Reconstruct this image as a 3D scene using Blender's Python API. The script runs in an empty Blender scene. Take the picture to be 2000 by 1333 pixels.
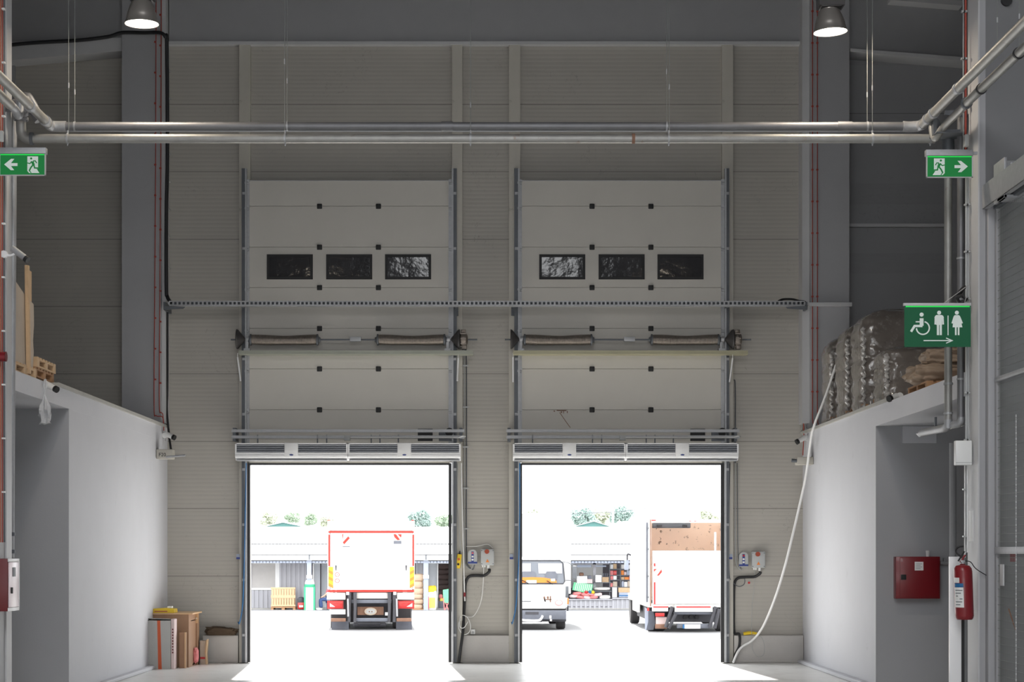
import bpy, bmesh, math, random
from mathutils import Vector, Matrix, noise
random.seed(7)
C = bpy.context.scene.collection
R = math.radians
# ---- the camera's frame, used to turn sizes read off the photograph into metres at a known distance
F, CX, CY, H = 3800.0, 965.0, 1082.0, 2.2
def X(px, Y): return (px - CX) * Y / F
def Z(py, Y): return H - (py - CY) * Y / F
def P(px, py, Y): return Vector((X(px, Y), Y, Z(py, Y)))
YB = 39.2            # inner face of the back wall

# ------------------------------------------------------------------ materials
MATS = {}
def mat(name, col, rough=.6, metal=0, var=.06, vs=3.0, bump=0, bs=40, emit=None, es=0, alpha=None, coat=0, trans=0, dirt=None):
    m = bpy.data.materials.new(name); m.use_nodes = True
    nt = m.node_tree; N = nt.nodes; L = nt.links
    b = N['Principled BSDF']
    b.inputs['Roughness'].default_value = rough
    b.inputs['Metallic'].default_value = metal
    if coat: b.inputs['Coat Weight'].default_value = coat
    if trans: b.inputs['Transmission Weight'].default_value = trans
    tc = N.new('ShaderNodeTexCoord')
    no = N.new('ShaderNodeTexNoise'); no.inputs['Scale'].default_value = vs; no.inputs['Detail'].default_value = 4
    L.new(tc.outputs['Object'], no.inputs['Vector'])
    mx = N.new('ShaderNodeMix'); mx.data_type = 'RGBA'
    c = Vector(col)
    mx.inputs[6].default_value = (*(c * (1 - var)), 1); mx.inputs[7].default_value = (*[min(1, v) for v in c * (1 + var)], 1)
    L.new(no.outputs['Fac'], mx.inputs[0])
    out = mx.outputs[2]
    if dirt:
        dcol, dscale, lo, hi, amt = dirt
        n2 = N.new('ShaderNodeTexNoise'); n2.inputs['Scale'].default_value = dscale; n2.inputs['Detail'].default_value = 8
        n2.inputs['Roughness'].default_value = .7
        L.new(tc.outputs['Object'], n2.inputs['Vector'])
        mr = N.new('ShaderNodeMapRange'); mr.inputs[1].default_value = lo; mr.inputs[2].default_value = hi; mr.inputs[4].default_value = amt
        L.new(n2.outputs['Fac'], mr.inputs[0])
        m2 = N.new('ShaderNodeMix'); m2.data_type = 'RGBA'; m2.inputs[7].default_value = (*dcol, 1)
        L.new(mr.outputs[0], m2.inputs[0]); L.new(out, m2.inputs[6]); out = m2.outputs[2]
    L.new(out, b.inputs['Base Color'])
    if bump:
        bn = N.new('ShaderNodeTexNoise'); bn.inputs['Scale'].default_value = bs; bn.inputs['Detail'].default_value = 3
        L.new(tc.outputs['Object'], bn.inputs['Vector'])
        bp = N.new('ShaderNodeBump'); bp.inputs['Strength'].default_value = bump; bp.inputs['Distance'].default_value = .02
        L.new(bn.outputs['Fac'], bp.inputs['Height']); L.new(bp.outputs['Normal'], b.inputs['Normal'])
    if emit:
        b.inputs['Emission Color'].default_value = (*emit, 1); b.inputs['Emission Strength'].default_value = es
    if alpha is not None: b.inputs['Alpha'].default_value = alpha
    MATS[name] = m
    return m

def ribbed_mat(name, col, rib, seam, z_seam, depth=.004, scratch=True):
    """sandwich panel: fine horizontal ribs in relief and a joint every so often"""
    m = mat(name, col, rough=.55, var=.07, vs=1.1); nt = m.node_tree; N = nt.nodes; L = nt.links
    b = N['Principled BSDF']
    g = N.new('ShaderNodeNewGeometry'); s = N.new('ShaderNodeSeparateXYZ'); L.new(g.outputs['Position'], s.inputs[0])
    def M(op, a, bb=None, cc=None):
        n = N.new('ShaderNodeMath'); n.operation = op
        for i, v in enumerate((a, bb, cc)):
            if v is None: continue
            if isinstance(v, (int, float)): n.inputs[i].default_value = v
            else: L.new(v, n.inputs[i])
        return n.outputs[0]
    ph = M('MULTIPLY', s.outputs['Z'], 2 * math.pi / rib)
    rb = M('SINE', ph)
    fr = M('FRACT', M('DIVIDE', M('SUBTRACT', s.outputs['Z'], z_seam - 50 * seam), seam))
    d = M('ABSOLUTE', M('SUBTRACT', fr, .5))           # .5 at the joint
    joint = M('GREATER_THAN', d, .5 - .007 / seam)
    h = M('SUBTRACT', M('MULTIPLY', rb, .5), M('MULTIPLY', joint, 3.0))
    bp = N.new('ShaderNodeBump'); bp.inputs['Strength'].default_value = .32; bp.inputs['Distance'].default_value = depth
    L.new(h, bp.inputs['Height']); L.new(bp.outputs['Normal'], b.inputs['Normal'])
    base = b.inputs['Base Color'].links[0].from_socket
    # the rib valleys are coloured slightly darker, the joint is a dark gap
    val = M('MULTIPLY', M('LESS_THAN', rb, -.6), .075)
    n3 = N.new('ShaderNodeTexNoise'); n3.inputs['Scale'].default_value = 9; n3.inputs['Detail'].default_value = 3
    mp = N.new('ShaderNodeMapping'); mp.inputs['Scale'].default_value = (.35, 1, 2.2)
    L.new(g.outputs['Position'], mp.inputs[0]); L.new(mp.outputs[0], n3.inputs['Vector'])
    val = M('MULTIPLY', val, M('MULTIPLY', n3.outputs['Fac'], 2.0))
    fac = M('MAXIMUM', val, M('MULTIPLY', joint, .6))
    if scratch:
        n4 = N.new('ShaderNodeTexNoise'); n4.inputs['Scale'].default_value = 1.6; n4.inputs['Detail'].default_value = 6; n4.inputs['Distortion'].default_value = 2.5
        L.new(g.outputs['Position'], n4.inputs['Vector'])
        w = M('ABSOLUTE', M('SUBTRACT', n4.outputs['Fac'], .5))
        n5 = N.new('ShaderNodeTexNoise'); n5.inputs['Scale'].default_value = .9; n5.inputs['Detail'].default_value = 2
        L.new(g.outputs['Position'], n5.inputs['Vector'])
        sc = M('MULTIPLY', M('MULTIPLY', M('LESS_THAN', w, .0022), M('GREATER_THAN', n5.outputs['Fac'], .57)), .38)
        fac = M('MAXIMUM', fac, sc)
    mx = N.new('ShaderNodeMix'); mx.data_type = 'RGBA'; mx.inputs[7].default_value = (.06, .055, .05, 1)
    L.new(fac, mx.inputs[0]); L.new(base, mx.inputs[6]); L.new(mx.outputs[2], b.inputs['Base Color'])
    return m

ribbed_mat('cream_panel', (.415, .393, .354), .083, 1.3586, Z(204, YB))
ribbed_mat('grey_panel', (.30, .30, .31), 1.4, 4.5, Z(440, YB) + 2.25, depth=.001, scratch=True)
mat('door_skin', (.56, .535, .49), .5, var=.04, vs=2, bump=.06, bs=120, dirt=((.3, .22, .14), 1.3, .70, .78, .35))
mat('post_cream', (.50, .475, .42), .5, dirt=((.2, .17, .13), 4, .62, .72, .4))
mat('column_grey', (.37, .37, .385), .55, var=.04, bump=.05, bs=60)
mat('beam_grey', (.33, .33, .34), .55, var=.04)
mat('flange_grey', (.52, .52, .53), .5)
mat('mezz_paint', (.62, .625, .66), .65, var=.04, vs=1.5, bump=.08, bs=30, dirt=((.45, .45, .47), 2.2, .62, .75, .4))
mat('mezz_paint_shaded', (.40, .405, .425), .65, var=.04, vs=1.2, bump=.06, bs=40)  # same paint as the blocks, darkened: recess shade is put into the colour
mat('concrete', (.42, .41, .38), .85, var=.12, vs=5, bump=.3, bs=30, dirt=((.2, .19, .17), 6, .6, .72, .5))
mat('plinth', (.50, .48, .46), .8, var=.08, vs=4, bump=.15, bs=30, dirt=((.22, .2, .18), 12, .66, .72, .7))
mat('floor_concrete', (.87, .865, .84), .33, var=.05, vs=.8, dirt=((.60, .59, .56), 1.7, .52, .68, .5))
mat('ceiling_sheet', (.10, .10, .105), .7)
mat('yard_concrete', (.29, .29, .295), .85, var=.05, vs=.25, dirt=((.22, .22, .23), .5, .55, .7, .35))
mat('galvanised', (.40, .405, .42), .52, .45, var=.15, vs=14, bump=.05, bs=60)
mat('wire_grey', (.22, .23, .22), .6, .2)
mat('line_grey', (.07, .07, .08), .8)
mat('galv_dark', (.13, .14, .155), .55, .4, var=.2, vs=8)
mat('galv_pipe', (.34, .335, .32), .48, .45, var=.2, vs=6, bump=.08, bs=40, dirt=((.22, .15, .10), 5, .60, .72, .7))
mat('grooved_pipe', (.20, .20, .21), .48, .45, var=.15, vs=5)
mat('track_steel', (.13, .14, .155), .55, .3, var=.2, vs=5)
mat('angle_green', (.42, .43, .36), .5, .35, var=.1, vs=4)
mat('angle_yellow', (.50, .47, .32), .5, .3, var=.1, vs=4)
mat('spring_steel', (.22, .19, .165), .38, .7, var=.35, vs=18, bump=.25, bs=70)
mat('cast_dark', (.075, .07, .07), .5, .5, var=.3, vs=12)
mat('black_rubber', (.014, .014, .016), .55)
mat('black_plastic', (.012, .012, .013), .6)
mat('grey_plastic', (.42, .43, .43), .4)
mat('white_enamel', (.82, .82, .83), .35, var=.03)
mat('white_plastic', (.78, .78, .77), .4, var=.03)
mat('grille_dark', (.10, .11, .13), .45, .5)
mat('grille_fin', (.36, .37, .40), .35, .6)
mat('badge_plate', (.80, .80, .80), .35, var=.02)
mat('logo_blue', (.02, .04, .22), .4)
mat('red_paint', (.21, .008, .014), .36, var=.08, coat=.15)
mat('near_wall', (.19, .19, .198), .65, var=.06)
mat('door_reflection', (.86, .72, .76), .3)  # pale pink puts the bright reflection on the glossy door into its colour
mat('red_dark', (.13, .003, .007), .4)
mat('red_cable', (.36, .05, .03), .5)
mat('orange_cable', (.42, .12, .06), .5)
mat('blue_cable', (.01, .12, .30), .45)
mat('yellow', (.75, .52, .02), .5)
mat('orange', (.75, .22, .03), .5)
mat('wood_pale', (.58, .40, .24), .7, var=.18, vs=9, bump=.2, bs=40)
mat('wood_pallet', (.40, .22, .11), .75, var=.25, vs=9, bump=.2, bs=40)
mat('desk_wood', (.31, .175, .10), .55, var=.1, vs=6)
mat('desk_edge', (.62, .40, .22), .5)
mat('cardboard_grey', (.42, .415, .40), .8, var=.06, vs=6, bump=.1, bs=20)
mat('cardboard_pink', (.66, .53, .52), .8)
mat('cardboard', (.50, .42, .34), .85, var=.1, vs=4)
mat('paper_brown', (.33, .25, .185), .7, var=.18, vs=4, bump=.9, bs=7)
mat('paper_white', (.85, .85, .85), .6)
mat('tape_orange', (.55, .09, .022), .5)
mat('knob_orange', (.30, .045, .015), .5)
mat('brown_cloth', (.075, .05, .03), .9, bump=.6, bs=9)
mat('film', (.50, .48, .46), .16, var=.35, vs=3.0, bump=1.0, bs=6.5, coat=.8)
mat('film_dark', (.085, .062, .05), .2, var=.4, vs=4, bump=.7, bs=6, coat=.6)
mat('sign_green', (.0, .13, .03), .6, var=.03, emit=(0, .35, .05), es=.22)
mat('sign_glow', (.02, .35, .08), .4, emit=(.01, 1, .08), es=.55)
mat('sign_white', (.80, .86, .82), .5, var=.02, emit=(.8, 1, .85), es=.04)
mat('wc_green', (.0, .085, .035), .65, var=.03, emit=(0, .3, .08), es=.05)
mat('lamp_shell', (.42, .39, .36), .35, .7, var=.1)
mat('lamp_glow', (1, 1, 1), .5, emit=(1, .93, .82), es=9)
mat('pane_dark', (.028, .028, .031), .1, bump=.32, bs=4)
mat('glass', (.17, .19, .225), .25)
mat('white_truck', (.80, .80, .79), .4, var=.03)
mat('cream_lift', (.72, .70, .66), .5, var=.05)
mat('red_strip', (.70, .03, .02), .5)
mat('yellow_strip', (.85, .50, .03), .5)
mat('lamp_red', (.50, .01, .01), .3, coat=.5)
mat('chassis', (.055, .055, .065), .6, var=.3, vs=6)
mat('chassis_grey', (.13, .14, .17), .6, var=.2, vs=6)
mat('rust_brown', (.22, .12, .08), .8, var=.3, vs=8)
mat('rubber_tyre', (.05, .048, .05), .85)
mat('box_interior', (.80, .60, .50), .8, var=.12, vs=1.5, dirt=((.14, .09, .07), 5, .59, .63, .9))
mat('corrugated', (.42, .42, .45), .5, .2, var=.05)
mat('shed_white', (.82, .82, .81), .6, var=.03)
mat('shed_blue_grey', (.34, .38, .47), .5)
mat('shed_dark', (.14, .13, .15), .8)
mat('shed_panel', (.45, .47, .50), .6)
mat('roof_teal', (.10, .23, .215), .8)
mat('roof_white', (.80, .82, .82), .6)
mat('leaf', (.42, .52, .39), .8, var=.35, vs=1.5)
mat('leaf_blue', (.38, .49, .45), .8, var=.35, vs=1.5)
mat('leaf_pale', (.56, .60, .47), .8, var=.3, vs=1.5)
mat('bark', (.14, .10, .07), .9)
mat('hessian', (.56, .41, .29), .9, var=.12, vs=6, bump=.3, bs=20)
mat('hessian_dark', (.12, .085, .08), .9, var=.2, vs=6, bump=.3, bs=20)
mat('green_bin', (.05, .42, .22), .5)
mat('net_green', (.16, .60, .30), .6, var=.2, vs=12)
mat('sack_pink', (.72, .22, .22), .6, var=.35, vs=5)
mat('sack_yellow', (.80, .60, .12), .6, var=.2, vs=6)
mat('denim', (.035, .065, .17), .9)
mat('skin', (.55, .33, .24), .6)
mat('shirt', (.45, .10, .12), .8)
mat('hair', (.05, .03, .02), .8)
mat('bag_film', (.75, .76, .78), .3, var=.1, vs=20, bump=.6, bs=30, alpha=.5)
def translucent(name, col):
    m = mat(name, col, .6); nt = m.node_tree; b = nt.nodes['Principled BSDF']
    tr = nt.nodes.new('ShaderNodeBsdfTranslucent'); tr.inputs[0].default_value = (*col, 1)
    mx = nt.nodes.new('ShaderNodeMixShader'); mx.inputs[0].default_value = .6
    nt.links.new(b.outputs[0], mx.inputs[1]); nt.links.new(tr.outputs[0], mx.inputs[2])
    nt.links.new(mx.outputs[0], nt.nodes['Material Output'].inputs['Surface'])
translucent('grp_roof', (.75, .75, .72))
def M(n): return MATS[n]

# ------------------------------------------------------------------ mesh building
class MB:
    def __init__(s): s.bm = bmesh.new()
    def box(s, x0, x1, y0, y1, z0, z1, bev=0):
        r = bmesh.ops.create_cube(s.bm, size=1)
        vs = r['verts']
        bmesh.ops.scale(s.bm, verts=vs, vec=(abs(x1 - x0), abs(y1 - y0), abs(z1 - z0)))
        bmesh.ops.translate(s.bm, verts=vs, vec=((x0 + x1) / 2, (y0 + y1) / 2, (z0 + z1) / 2))
        if bev:
            es = list({e for v in vs for e in v.link_edges})
            bmesh.ops.bevel(s.bm, geom=es, offset=bev, segments=2, affect='EDGES', profile=.5)
        return s
    def pb(s, px0, px1, py0, py1, Y, d, bev=0):
        """box whose front face at distance Y covers that piece of the photograph, d metres deep"""
        return s.box(X(px0, Y), X(px1, Y), Y, Y + d, Z(py1, Y), Z(py0, Y), bev)
    def obox(s, c, size, rot=(0, 0, 0), bev=0):
        r = bmesh.ops.create_cube(s.bm, size=1); vs = r['verts']
        bmesh.ops.scale(s.bm, verts=vs, vec=size)
        if bev:
            es = list({e for v in vs for e in v.link_edges})
            rb = bmesh.ops.bevel(s.bm, geom=es, offset=bev, segments=2, affect='EDGES', profile=.5)
            vs = list({v for f in rb['faces'] for v in f.verts} | {v for v in vs if v.is_valid})
        mtx = Matrix.Rotation(rot[2], 3, 'Z') @ Matrix.Rotation(rot[1], 3, 'Y') @ Matrix.Rotation(rot[0], 3, 'X')
        bmesh.ops.rotate(s.bm, verts=vs, cent=(0, 0, 0), matrix=mtx)
        bmesh.ops.translate(s.bm, verts=vs, vec=c)
        return s
    def cyl(s, p0, p1, r0, r1=None, seg=14):
        if r1 is None: r1 = r0
        p0, p1 = Vector(p0), Vector(p1); d = p1 - p0
        r = bmesh.ops.create_cone(s.bm, cap_ends=True, segments=seg, radius1=r0, radius2=max(r1, 1e-5), depth=d.length)
        q = d.to_track_quat('Z', 'Y').to_matrix()
        bmesh.ops.rotate(s.bm, verts=r['verts'], cent=(0, 0, 0), matrix=q)
        bmesh.ops.translate(s.bm, verts=r['verts'], vec=(p0 + p1) / 2)
        return s
    def path(s, pts, r, seg=8, sub=6, smooth=True):
        pts = [Vector(p) for p in pts]
        if smooth and len(pts) > 2:
            q = [pts[0] * 2 - pts[1]] + pts + [pts[-1] * 2 - pts[-2]]; o = []
            for i in range(1, len(q) - 2):
                for k in range(sub):
                    t = k / sub
                    o.append(.5 * ((2 * q[i]) + (q[i+1] - q[i-1]) * t + (2*q[i-1] - 5*q[i] + 4*q[i+1] - q[i+2]) * t*t + (-q[i-1] + 3*q[i] - 3*q[i+1] + q[i+2]) * t**3))
            o.append(pts[-1]); pts = o
        rings = []; up = None
        for i, p in enumerate(pts):
            t = (pts[min(i + 1, len(pts) - 1)] - pts[max(i - 1, 0)]).normalized()
            if up is None: up = Vector((0, 0, 1)) if abs(t.z) < .9 else Vector((1, 0, 0))
            a = t.cross(up)
            if a.length < 1e-4: a = t.orthogonal()
            a.normalize(); up = a.cross(t).normalized()
            rings.append([s.bm.verts.new(p + (a * math.cos(2*math.pi*k/seg) + up * math.sin(2*math.pi*k/seg)) * r) for k in range(seg)])
        for a, b in zip(rings, rings[1:]):
            for k in range(seg): s.bm.faces.new((a[k], a[(k+1) % seg], b[(k+1) % seg], b[k]))
        s.bm.faces.new(rings[0][::-1]); s.bm.faces.new(rings[-1])
        return s
    def prism(s, pts, y0, y1):
        """outline in x,z pushed from y0 to y1"""
        a = [s.bm.verts.new((x, y0, z)) for x, z in pts]; b = [s.bm.verts.new((x, y1, z)) for x, z in pts]
        n = len(pts); s.bm.faces.new(a); s.bm.faces.new(b[::-1])
        for i in range(n): s.bm.faces.new((a[i], b[i], b[(i+1) % n], a[(i+1) % n]))
        return s
    def pprism(s, pts, Y, d): return s.prism([(X(x, Y), Z(y, Y)) for x, y in pts], Y, Y + d)
    def sprism(s, pts, x0, x1):
        """outline in y,z pushed from x0 to x1"""
        a = [s.bm.verts.new((x0, y, z)) for y, z in pts]; b = [s.bm.verts.new((x1, y, z)) for y, z in pts]
        n = len(pts); s.bm.faces.new(a); s.bm.faces.new(b[::-1])
        for i in range(n): s.bm.faces.new((a[i], b[i], b[(i+1) % n], a[(i+1) % n]))
        return s
    def stroke(s, pts, w, Y, d):
        """flat band through points of the photograph, w pixels wide"""
        s.k = getattr(s, 'k', 0) + 1; Y = Y - s.k * .0004
        W = w * Y / F / 2; V = [P(*a, Y) for a in pts]; lft = []; rgt = []
        nrm = lambda p, q: Vector((-(q - p).z, 0, (q - p).x)).normalized()
        for i, p in enumerate(V):
            if i == 0: n = nrm(V[0], V[1])
            elif i == len(V) - 1: n = nrm(V[-2], V[-1])
            else:
                a, b = nrm(V[i-1], p), nrm(p, V[i+1]); n = (a + b).normalized(); n /= max(.45, n.dot(a))
            lft.append(p + n * W); rgt.append(p - n * W)
        o = lft + rgt[::-1]
        return s.prism([(v.x, v.z) for v in o], Y, Y + d)
    def disc(s, c, r, Y, d, seg=16, ry=None):
        s.k = getattr(s, 'k', 0) + 1; Y = Y - s.k * .0003
        ry = r if ry is None else ry
        return s.pprism([(c[0] + r * math.cos(2*math.pi*k/seg), c[1] + ry * math.sin(2*math.pi*k/seg)) for k in range(seg)], Y, d)
    def lathe(s, prof, c, seg=20, axis='Z'):
        rings = []
        for r, h in prof:
            ring = []
            for k in range(seg):
                a = 2 * math.pi * k / seg; u, v = max(r, 1e-4) * math.cos(a), max(r, 1e-4) * math.sin(a)
                p = {'Z': (u, v, h), 'X': (h, u, v), 'Y': (u, h, v)}[axis]
                ring.append(s.bm.verts.new(Vector(c) + Vector(p)))
            rings.append(ring)
        for a, b in zip(rings, rings[1:]):
            for k in range(seg): s.bm.faces.new((a[k], a[(k+1) % seg], b[(k+1) % seg], b[k]))
        s.bm.faces.new(rings[0][::-1]); s.bm.faces.new(rings[-1])
        return s
    def pillow(s, c, size, e=.55, amp=.05, freq=3, rot=0, sub=3, tilt=0, seed=0):
        """a stuffed, slightly lumpy rounded block"""
        r = bmesh.ops.create_icosphere(s.bm, subdivisions=sub, radius=1)
        sg = lambda v, k: math.copysign(abs(v) ** k, v)
        m = Matrix.Rotation(rot, 3, 'Z') @ Matrix.Rotation(tilt, 3, 'Y')
        for v in r['verts']:
            p = v.co
            q = Vector((sg(p.x, e) * size[0] / 2, sg(p.y, e) * size[1] / 2, sg(p.z, .75) * size[2] / 2))
            q *= 1 + amp * noise.noise(p * freq + Vector((seed * 3.1, seed * 1.7, seed)))
            v.co = Vector(c) + m @ q
        return s

def each(ms, name, material, parent=None, **k):
    return [build(m, name, material, parent, **k) for m in ms]
def wloc(o):
    v = Vector((0, 0, 0))
    while o: v += o.location; o = o.parent
    return v
def build(mb, name, material, parent=None, label=None, cat=None, group=None, kind=None, sharp=35, flat=False):
    me = bpy.data.meshes.new(name)
    bmesh.ops.recalc_face_normals(mb.bm, faces=mb.bm.faces)
    mb.bm.to_mesh(me); mb.bm.free()
    o = bpy.data.objects.new(name, me); C.objects.link(o)
    me.materials.append(M(material) if isinstance(material, str) else material)
    if parent is None:
        xs = [v.co for v in me.vertices]
        org = Vector(((min(v.x for v in xs) + max(v.x for v in xs)) / 2, (min(v.y for v in xs) + max(v.y for v in xs)) / 2, min(v.z for v in xs)))
        me.transform(Matrix.Translation(-org)); o.location = org
    else:
        o.parent = parent; me.transform(Matrix.Translation(-wloc(parent)))
    if not flat:
        me.shade_smooth(); me.set_sharp_from_angle(angle=R(sharp))
    for k, v in (('label', label), ('category', cat), ('group', group), ('kind', kind)):
        if v: o[k] = v
    return o
def thing(name, loc, label, cat, group=None, kind=None):
    o = bpy.data.objects.new(name, None); C.objects.link(o); o.location = loc; o.empty_display_size = .1
    o['label'] = label; o['category'] = cat
    if group: o['group'] = group
    if kind: o['kind'] = kind
    return o
def struct(mb, name, material, label=None, parent=None, flat=True):
    return build(mb, name, material, parent, label, None, None, None if parent else 'structure', flat=flat)
def dup(root, delta, label=None, group=None, name=None):
    r = root.copy(); C.objects.link(r); r.location = root.location + Vector(delta)
    if name: r.name = name
    if label: r['label'] = label
    if group: r['group'] = group
    def kids(a, b):
        for ch in list(a.children):
            c = ch.copy(); C.objects.link(c); c.parent = b; kids(ch, c)
    kids(root, r)
    return r
def text_mesh(txt, name, size, px, py, Y, material, parent, depth=.001):
    cu = bpy.data.curves.new('lettering', 'FONT'); cu.body = txt; cu.size = size; cu.extrude = depth
    cu.align_x = 'CENTER'; cu.align_y = 'CENTER'
    t = bpy.data.objects.new('lettering', cu); C.objects.link(t); bpy.context.view_layer.update()
    me = bpy.data.meshes.new_from_object(t)
    bpy.data.objects.remove(t)
    o = bpy.data.objects.new(name, me); C.objects.link(o)
    me.transform(Matrix.Translation(P(px, py, Y)) @ Matrix.Rotation(R(90), 4, 'X')); me.transform(Matrix.Translation(-wloc(parent)))
    o.parent = parent; me.materials.clear(); me.materials.append(M(material))
    return o
SKY, SUN, ROOF_FILL, GATE, EXPO = 4.2, 15.0, 1500, 0, 0.0
# ================================================================== THE HALL
XL, XR = -6.58, 6.22          # inner faces of the two low room blocks
# floor and yard
struct(MB().box(-13.2, 13.2, -10, YB + .15, -.2, 0), 'floor', 'floor_concrete')
g = MB(); bm = g.bm
rows = [(YB + .15, 0), (60, 0), (68, -.05), (90, -.47), (260, -.47)]
for (ya, za), (yb, zb) in zip(rows, rows[1:]):
    bm.faces.new([bm.verts.new(v) for v in ((-90, ya, za), (90, ya, za), (90, yb, zb), (-90, yb, zb))])
bm.faces.new([bm.verts.new(v) for v in ((-90, 260, -.47), (90, 260, -.47), (90, 260, -.9), (-90, 260, -.9))])
struct(g, 'yard', 'yard_concrete')

# back wall of sandwich panels with two door openings
D1 = (X(484, YB), X(884, YB)); DX = 532 * 39 / F; D2 = (D1[0] + DX, D1[1] + DX); ZT = Z(904, YB)
w = MB()
for a, b, z0, z1 in ((-9.8, D1[0], 0, 14), (D1[1], D2[0], 0, 14), (D2[1], 6.75, 0, 14), (D1[0], D1[1], ZT, 14), (D2[0], D2[1], ZT, 14)):
    w.box(a, b, YB, YB + .15, z0, z1)
struct(w, 'wall_back', 'cream_panel')
struct(MB().box(6.75, 13.2, YB, YB + .15, 0, 14), 'wall_back_grey', 'grey_panel')
struct(MB().box(-13.2, -9.8, YB, YB + .15, 0, 14), 'wall_back_left', 'grey_panel')
struct(MB().box(-13.4, -13.2, -10, YB + .15, 0, 14), 'wall_left', 'grey_panel')
struct(MB().box(13.2, 13.4, -10, YB + .15, 0, 14), 'wall_right', 'grey_panel')
# roof with a long opening added for the unseen fill light
rf = MB()
for a, b, c, d in ((-13.4, -3, -10, YB + .15), (3, 13.4, -10, YB + .15), (-3, 3, -10, -8), (-3, 3, 14, YB + .15)):
    rf.box(a, b, c, d, 14, 14.2)
struct(rf, 'ceiling', 'ceiling_sheet')
struct(MB().box(-13.4, 13.4, -10.2, -10, 5.2, 14).box(-13.4, -9, -10.2, -10, 0, 5.2).box(9, 13.4, -10.2, -10, 0, 5.2), 'wall_front', 'grey_panel')

# low room blocks either side, their slabs make the storage decks
struct(MB().box(XL - .25, XL, 30.115, YB, 0, Z(799, 30.1)), 'wall_block_left', 'mezz_paint')
struct(MB().box(-13.2, XL - .25, 30.115, 30.3, 0, Z(799, 30.1)).box(-13.2, XL - .001, 30.1, 30.115, 0, Z(799, 30.1)), 'wall_recess_left', 'mezz_paint_shaded')
zl, zl2 = Z(799, 30.1), 4.72
struct(MB().box(-13.2, XL + .002, 25.7, YB, zl, zl2), 'floor_deck_left', 'mezz_paint')
struct(MB().box(XL - .12, XL + .05, 29.2, YB, zl2, zl2 + .05), 'trim_1', 'concrete')
zr, zr2 = 4.28, 4.60
struct(MB().box(XR, XR + .25, 31.715, YB, 0, zr), 'wall_block_right', 'mezz_paint')
struct(MB().box(XR + .25, 13.2, 31.715, 31.9, 0, zr).box(XR + .001, 13.2, 31.7, 31.715, 0, zr), 'wall_recess_right', 'mezz_paint_shaded')
struct(MB().box(XR - .002, 13.2, 25.7, YB, zr, zr2), 'floor_deck_right', 'mezz_paint')
struct(MB().box(XR - .05, XR + .12, 30.6, YB, zr2, zr2 + .05), 'trim_2', 'concrete')
struct(MB().box(XL, XL + .13, 30.1, YB, 0, .07, .02), 'baseboard_left', 'mezz_paint')
struct(MB().box(XR - .13, XR, 31.7, YB, 0, .07, .02), 'baseboard_right', 'mezz_paint')
# wall and column at the near right
struct(MB().box(XR + .10, 13.2, 25.03, 25.2, 0, 14), 'wall_near_right', 'near_wall')
struct(MB().box(-13.2, -6.75, 25.1, 25.3, 0, 14), 'wall_blocker_left', 'grey_panel')  # unseen wall added out of view to keep fill light off the left deck

# cream vertical posts either side of each door
n = 3
for i, (a, b) in enumerate(((467, 489), (883, 903), (994, 1016), (1410, 1432))):
    struct(MB().pb(a, b, 84, 1295, YB - .13, .13), 'trim_%d' % (n + i), 'post_cream')
# plinths at the foot of the wall
for a, b, lab in ((398, 467, 'low white concrete plinth left of the doors, carrying a brown cloth sack'),
             (903, 994, 'low white concrete plinth in the pier between the two doors'),
             (1432, 1567, 'low white concrete plinth right of the doors, below the yellow tube')):
    t = thing('concrete_plinth', (X((a + b) / 2, YB), YB - .1, 0), lab, 'plinth')
    m = MB().box(X(a, YB), X(b, YB), YB - .16, YB - .002, .0, Z(1242, YB - .16), .01)
    build(m, 'block', 'plinth', t)
    build(MB().box(X(a, YB), X(b, YB), YB - .19, YB - .16, .03, .07), 'foot_strip', 'plinth', t)

# columns on the back line
t = thing('steel_column', (X(276, 38.6), 38.8, 4.77), 'tall grey steel column standing on the left deck beside the cream wall', 'column')
c = MB().box(X(238, 38.6), X(314, 38.6), 38.6, YB, 4.78, 13.98)
build(c, 'shaft', 'column_grey', t)
build(MB().box(X(314, 38.6), X(321, 38.6), 38.75, YB, 4.8, 13.98), 'flange', 'flange_grey', t)
build(MB().lathe([(.10, 0), (.10, .012), (.085, .012), (.085, .02), (.0, .02)], (X(277, 38.6), 38.58, Z(358, 38.6)), 24, 'Y'), 'cover_disc', 'column_grey', t)
t = thing('steel_column', (X(1628, 38.6), 38.8, 4.65), 'tall grey steel column standing on the right deck behind the wrapped loads', 'column')
build(MB().box(X(1583, 38.6), X(1659, 38.6), 38.6, YB, 4.66, 13.98), 'shaft', 'column_grey', t)
build(MB().box(X(1569, 38.6), X(1583, 38.6), 38.75, YB, 4.8, 13.98), 'flange', 'flange_grey', t)
build(MB().lathe([(.10, 0), (.10, .012), (.085, .012), (.085, .02), (.0, .02)], (X(1618, 38.6), 38.58, Z(359, 38.6)), 24, 'Y'), 'cover_disc', 'column_grey', t)
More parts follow.
